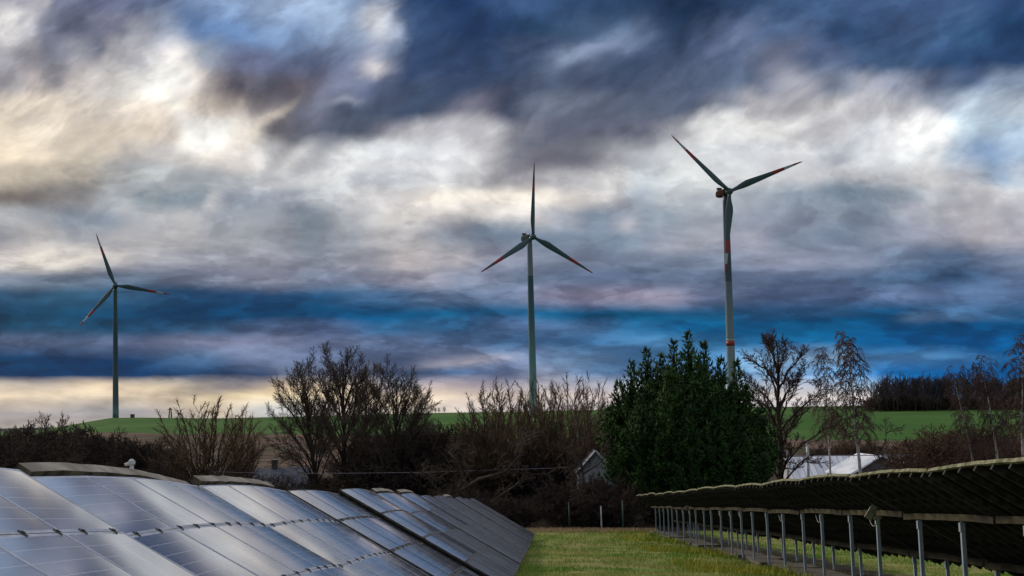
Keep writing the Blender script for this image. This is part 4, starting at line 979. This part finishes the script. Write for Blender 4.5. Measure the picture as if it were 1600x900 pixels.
def pole(name, label, cat, x, y0, y1, D, r=.05, m='white', arm=False, group=None):
    b = at(x, y1, D); t = at(x, y0, D); gz = min(b.z, ground_z(b.x, D)); root = empty(name, T((b.x, D, gz))); tag(root, label, cat, group)
    h = t.z - gz
    link('shaft', MB().tube([(0, 0, 0), (0, 0, h * .5), (0, 0, h)], [r, r * .95, r * .85], 8).mesh('shaft', M[m], True), root)
    link('cap', MB().tube([(0, 0, h), (0, 0, h + .06)], [r * 1.25, r * .6], 8).mesh('cap', M[m]), root)
    if arm: link('lamp_head', MB().tube([(-.26, 0, h - .14), (-.05, 0, h - .10)], [.055, .08], 8).box((0, 0, h - .06), (.22, .2, .14)).tube([(0, 0, h), (0, 0, h + .07)], [.07, .05], 8).mesh('lamp_head', M[m]), root)
    return root
pole('camera_post', 'white post with a small head sticking up above the left row', 'post', 206, 720, 745, 60, .09, arm=True)
pole('utility_pole', 'pale metal pole in front of the pale roofed hall', 'pole', 1264, 692, 770, 165, .16)
pole('utility_pole', 'white pole left of the pale roofed hall, by the conifer', 'pole', 1232, 706, 770, 166, .14)
pole('fence_post', 'white fence post at the end of the grass strip', 'fence post', 940, 792, 834, 126, .06, group='fence posts at the strip end')
M['green_post'] = mat('green_post', (.02, .06, .05), rough=.6)
pole('fence_post', 'dark green fence post with pale cap, right of the white one', 'fence post', 974, 783, 832, 124, .07, 'green_post', group='fence posts at the strip end')
pole('fence_post', 'dark green fence post in the thicket, left of the white one', 'fence post', 890, 786, 832, 126, .06, 'green_post', group='fence posts at the strip end')
def cable(label, pts, D, r, kn=None):
    P = [at(x, y, D) for x, y in pts]; o = P[0]; root = link('overhead_cable', MB().tube([p - o for p in P], r, 5).mesh('overhead_cable', M['cable']), None, T(o)); tag(root, label, 'cable')
cable('thin pale cable crossing behind the broad bare trees', [(330, 737), (420, 739.5), (540, 739.5), (660, 738), (780, 734), (912, 730)], 146, .018)
cable('thin pale cable running right past the shed gable', [(1225, 712), (1300, 712), (1420, 711), (1520, 710), (1640, 709)], 172, .05)
# railing right of the shed
rl = at(1385, 726, 185); rr_ = at(1440, 726, 185); root = empty('railing', T((rl.x, 185, ground_z(rl.x, 185)))); tag(root, 'white railing with thin bars right of the shed gable', 'railing')
hh = at(1400, 713, 185).z - ground_z(rl.x, 185)
for k in range(9):
    x = (rr_.x - rl.x) * k / 8; link('bar', MB().tube([(x, 0, 0), (x, 0, hh)], .045, 5).mesh('bar', M['white']), root)
link('rail', MB().tube([(0, 0, hh), (rr_.x - rl.x, 0, hh)], .05, 5).mesh('rail', M['white']), root)
# service box and pylon on the hill
p = at(207, 657, 1160); root = empty('service_box', T((p.x, 1160, ground_z(p.x, 1160)))); tag(root, 'tiny transformer cabin beside the left turbine foot', 'cabin')
link('wall', MB().box((0, 0, 1.2), (2.6, 2.2, 2.4)).mesh('wall', M['alu_dark']), root); link('roof', MB().box((0, 0, 2.5), (3, 2.6, .2)).mesh('roof', M['galv']), root)
p = at(266, 637, 1500); gz = ground_z(p.x, 1500); H = p.z - gz; root = empty('pylon', T((p.x, 1500, gz))); tag(root, 'small lattice mast on the horizon left of the fan-shaped shrub', 'mast')
b = MB()
for sx in (-1, 1):
    for sy in (-1, 1): b.tube([(sx * 1.6, sy * 1.6, 0), (sx * .6, sy * .6, H)], .28, 4)
for k in range(6):
    z0, z1 = H * k / 6, H * (k + 1) / 6; w0, w1 = 1.6 - k / 6, 1.6 - (k + 1) / 6
    for s in (-1, 1): b.tube([(-s * w0, -w0, z0), (s * w1, -w1, z1)], .18, 4)
link('lattice', b.mesh('lattice', M['alu_dark']), root)
link('crossarm', MB().box((0, 0, H * .86), (5.5, .6, .5)).mesh('crossarm', M['alu_dark']), root)
print('objects', len(bpy.data.objects), 'tris', sum(len(o.data.polygons) for o in bpy.data.objects if o.type == 'MESH'))
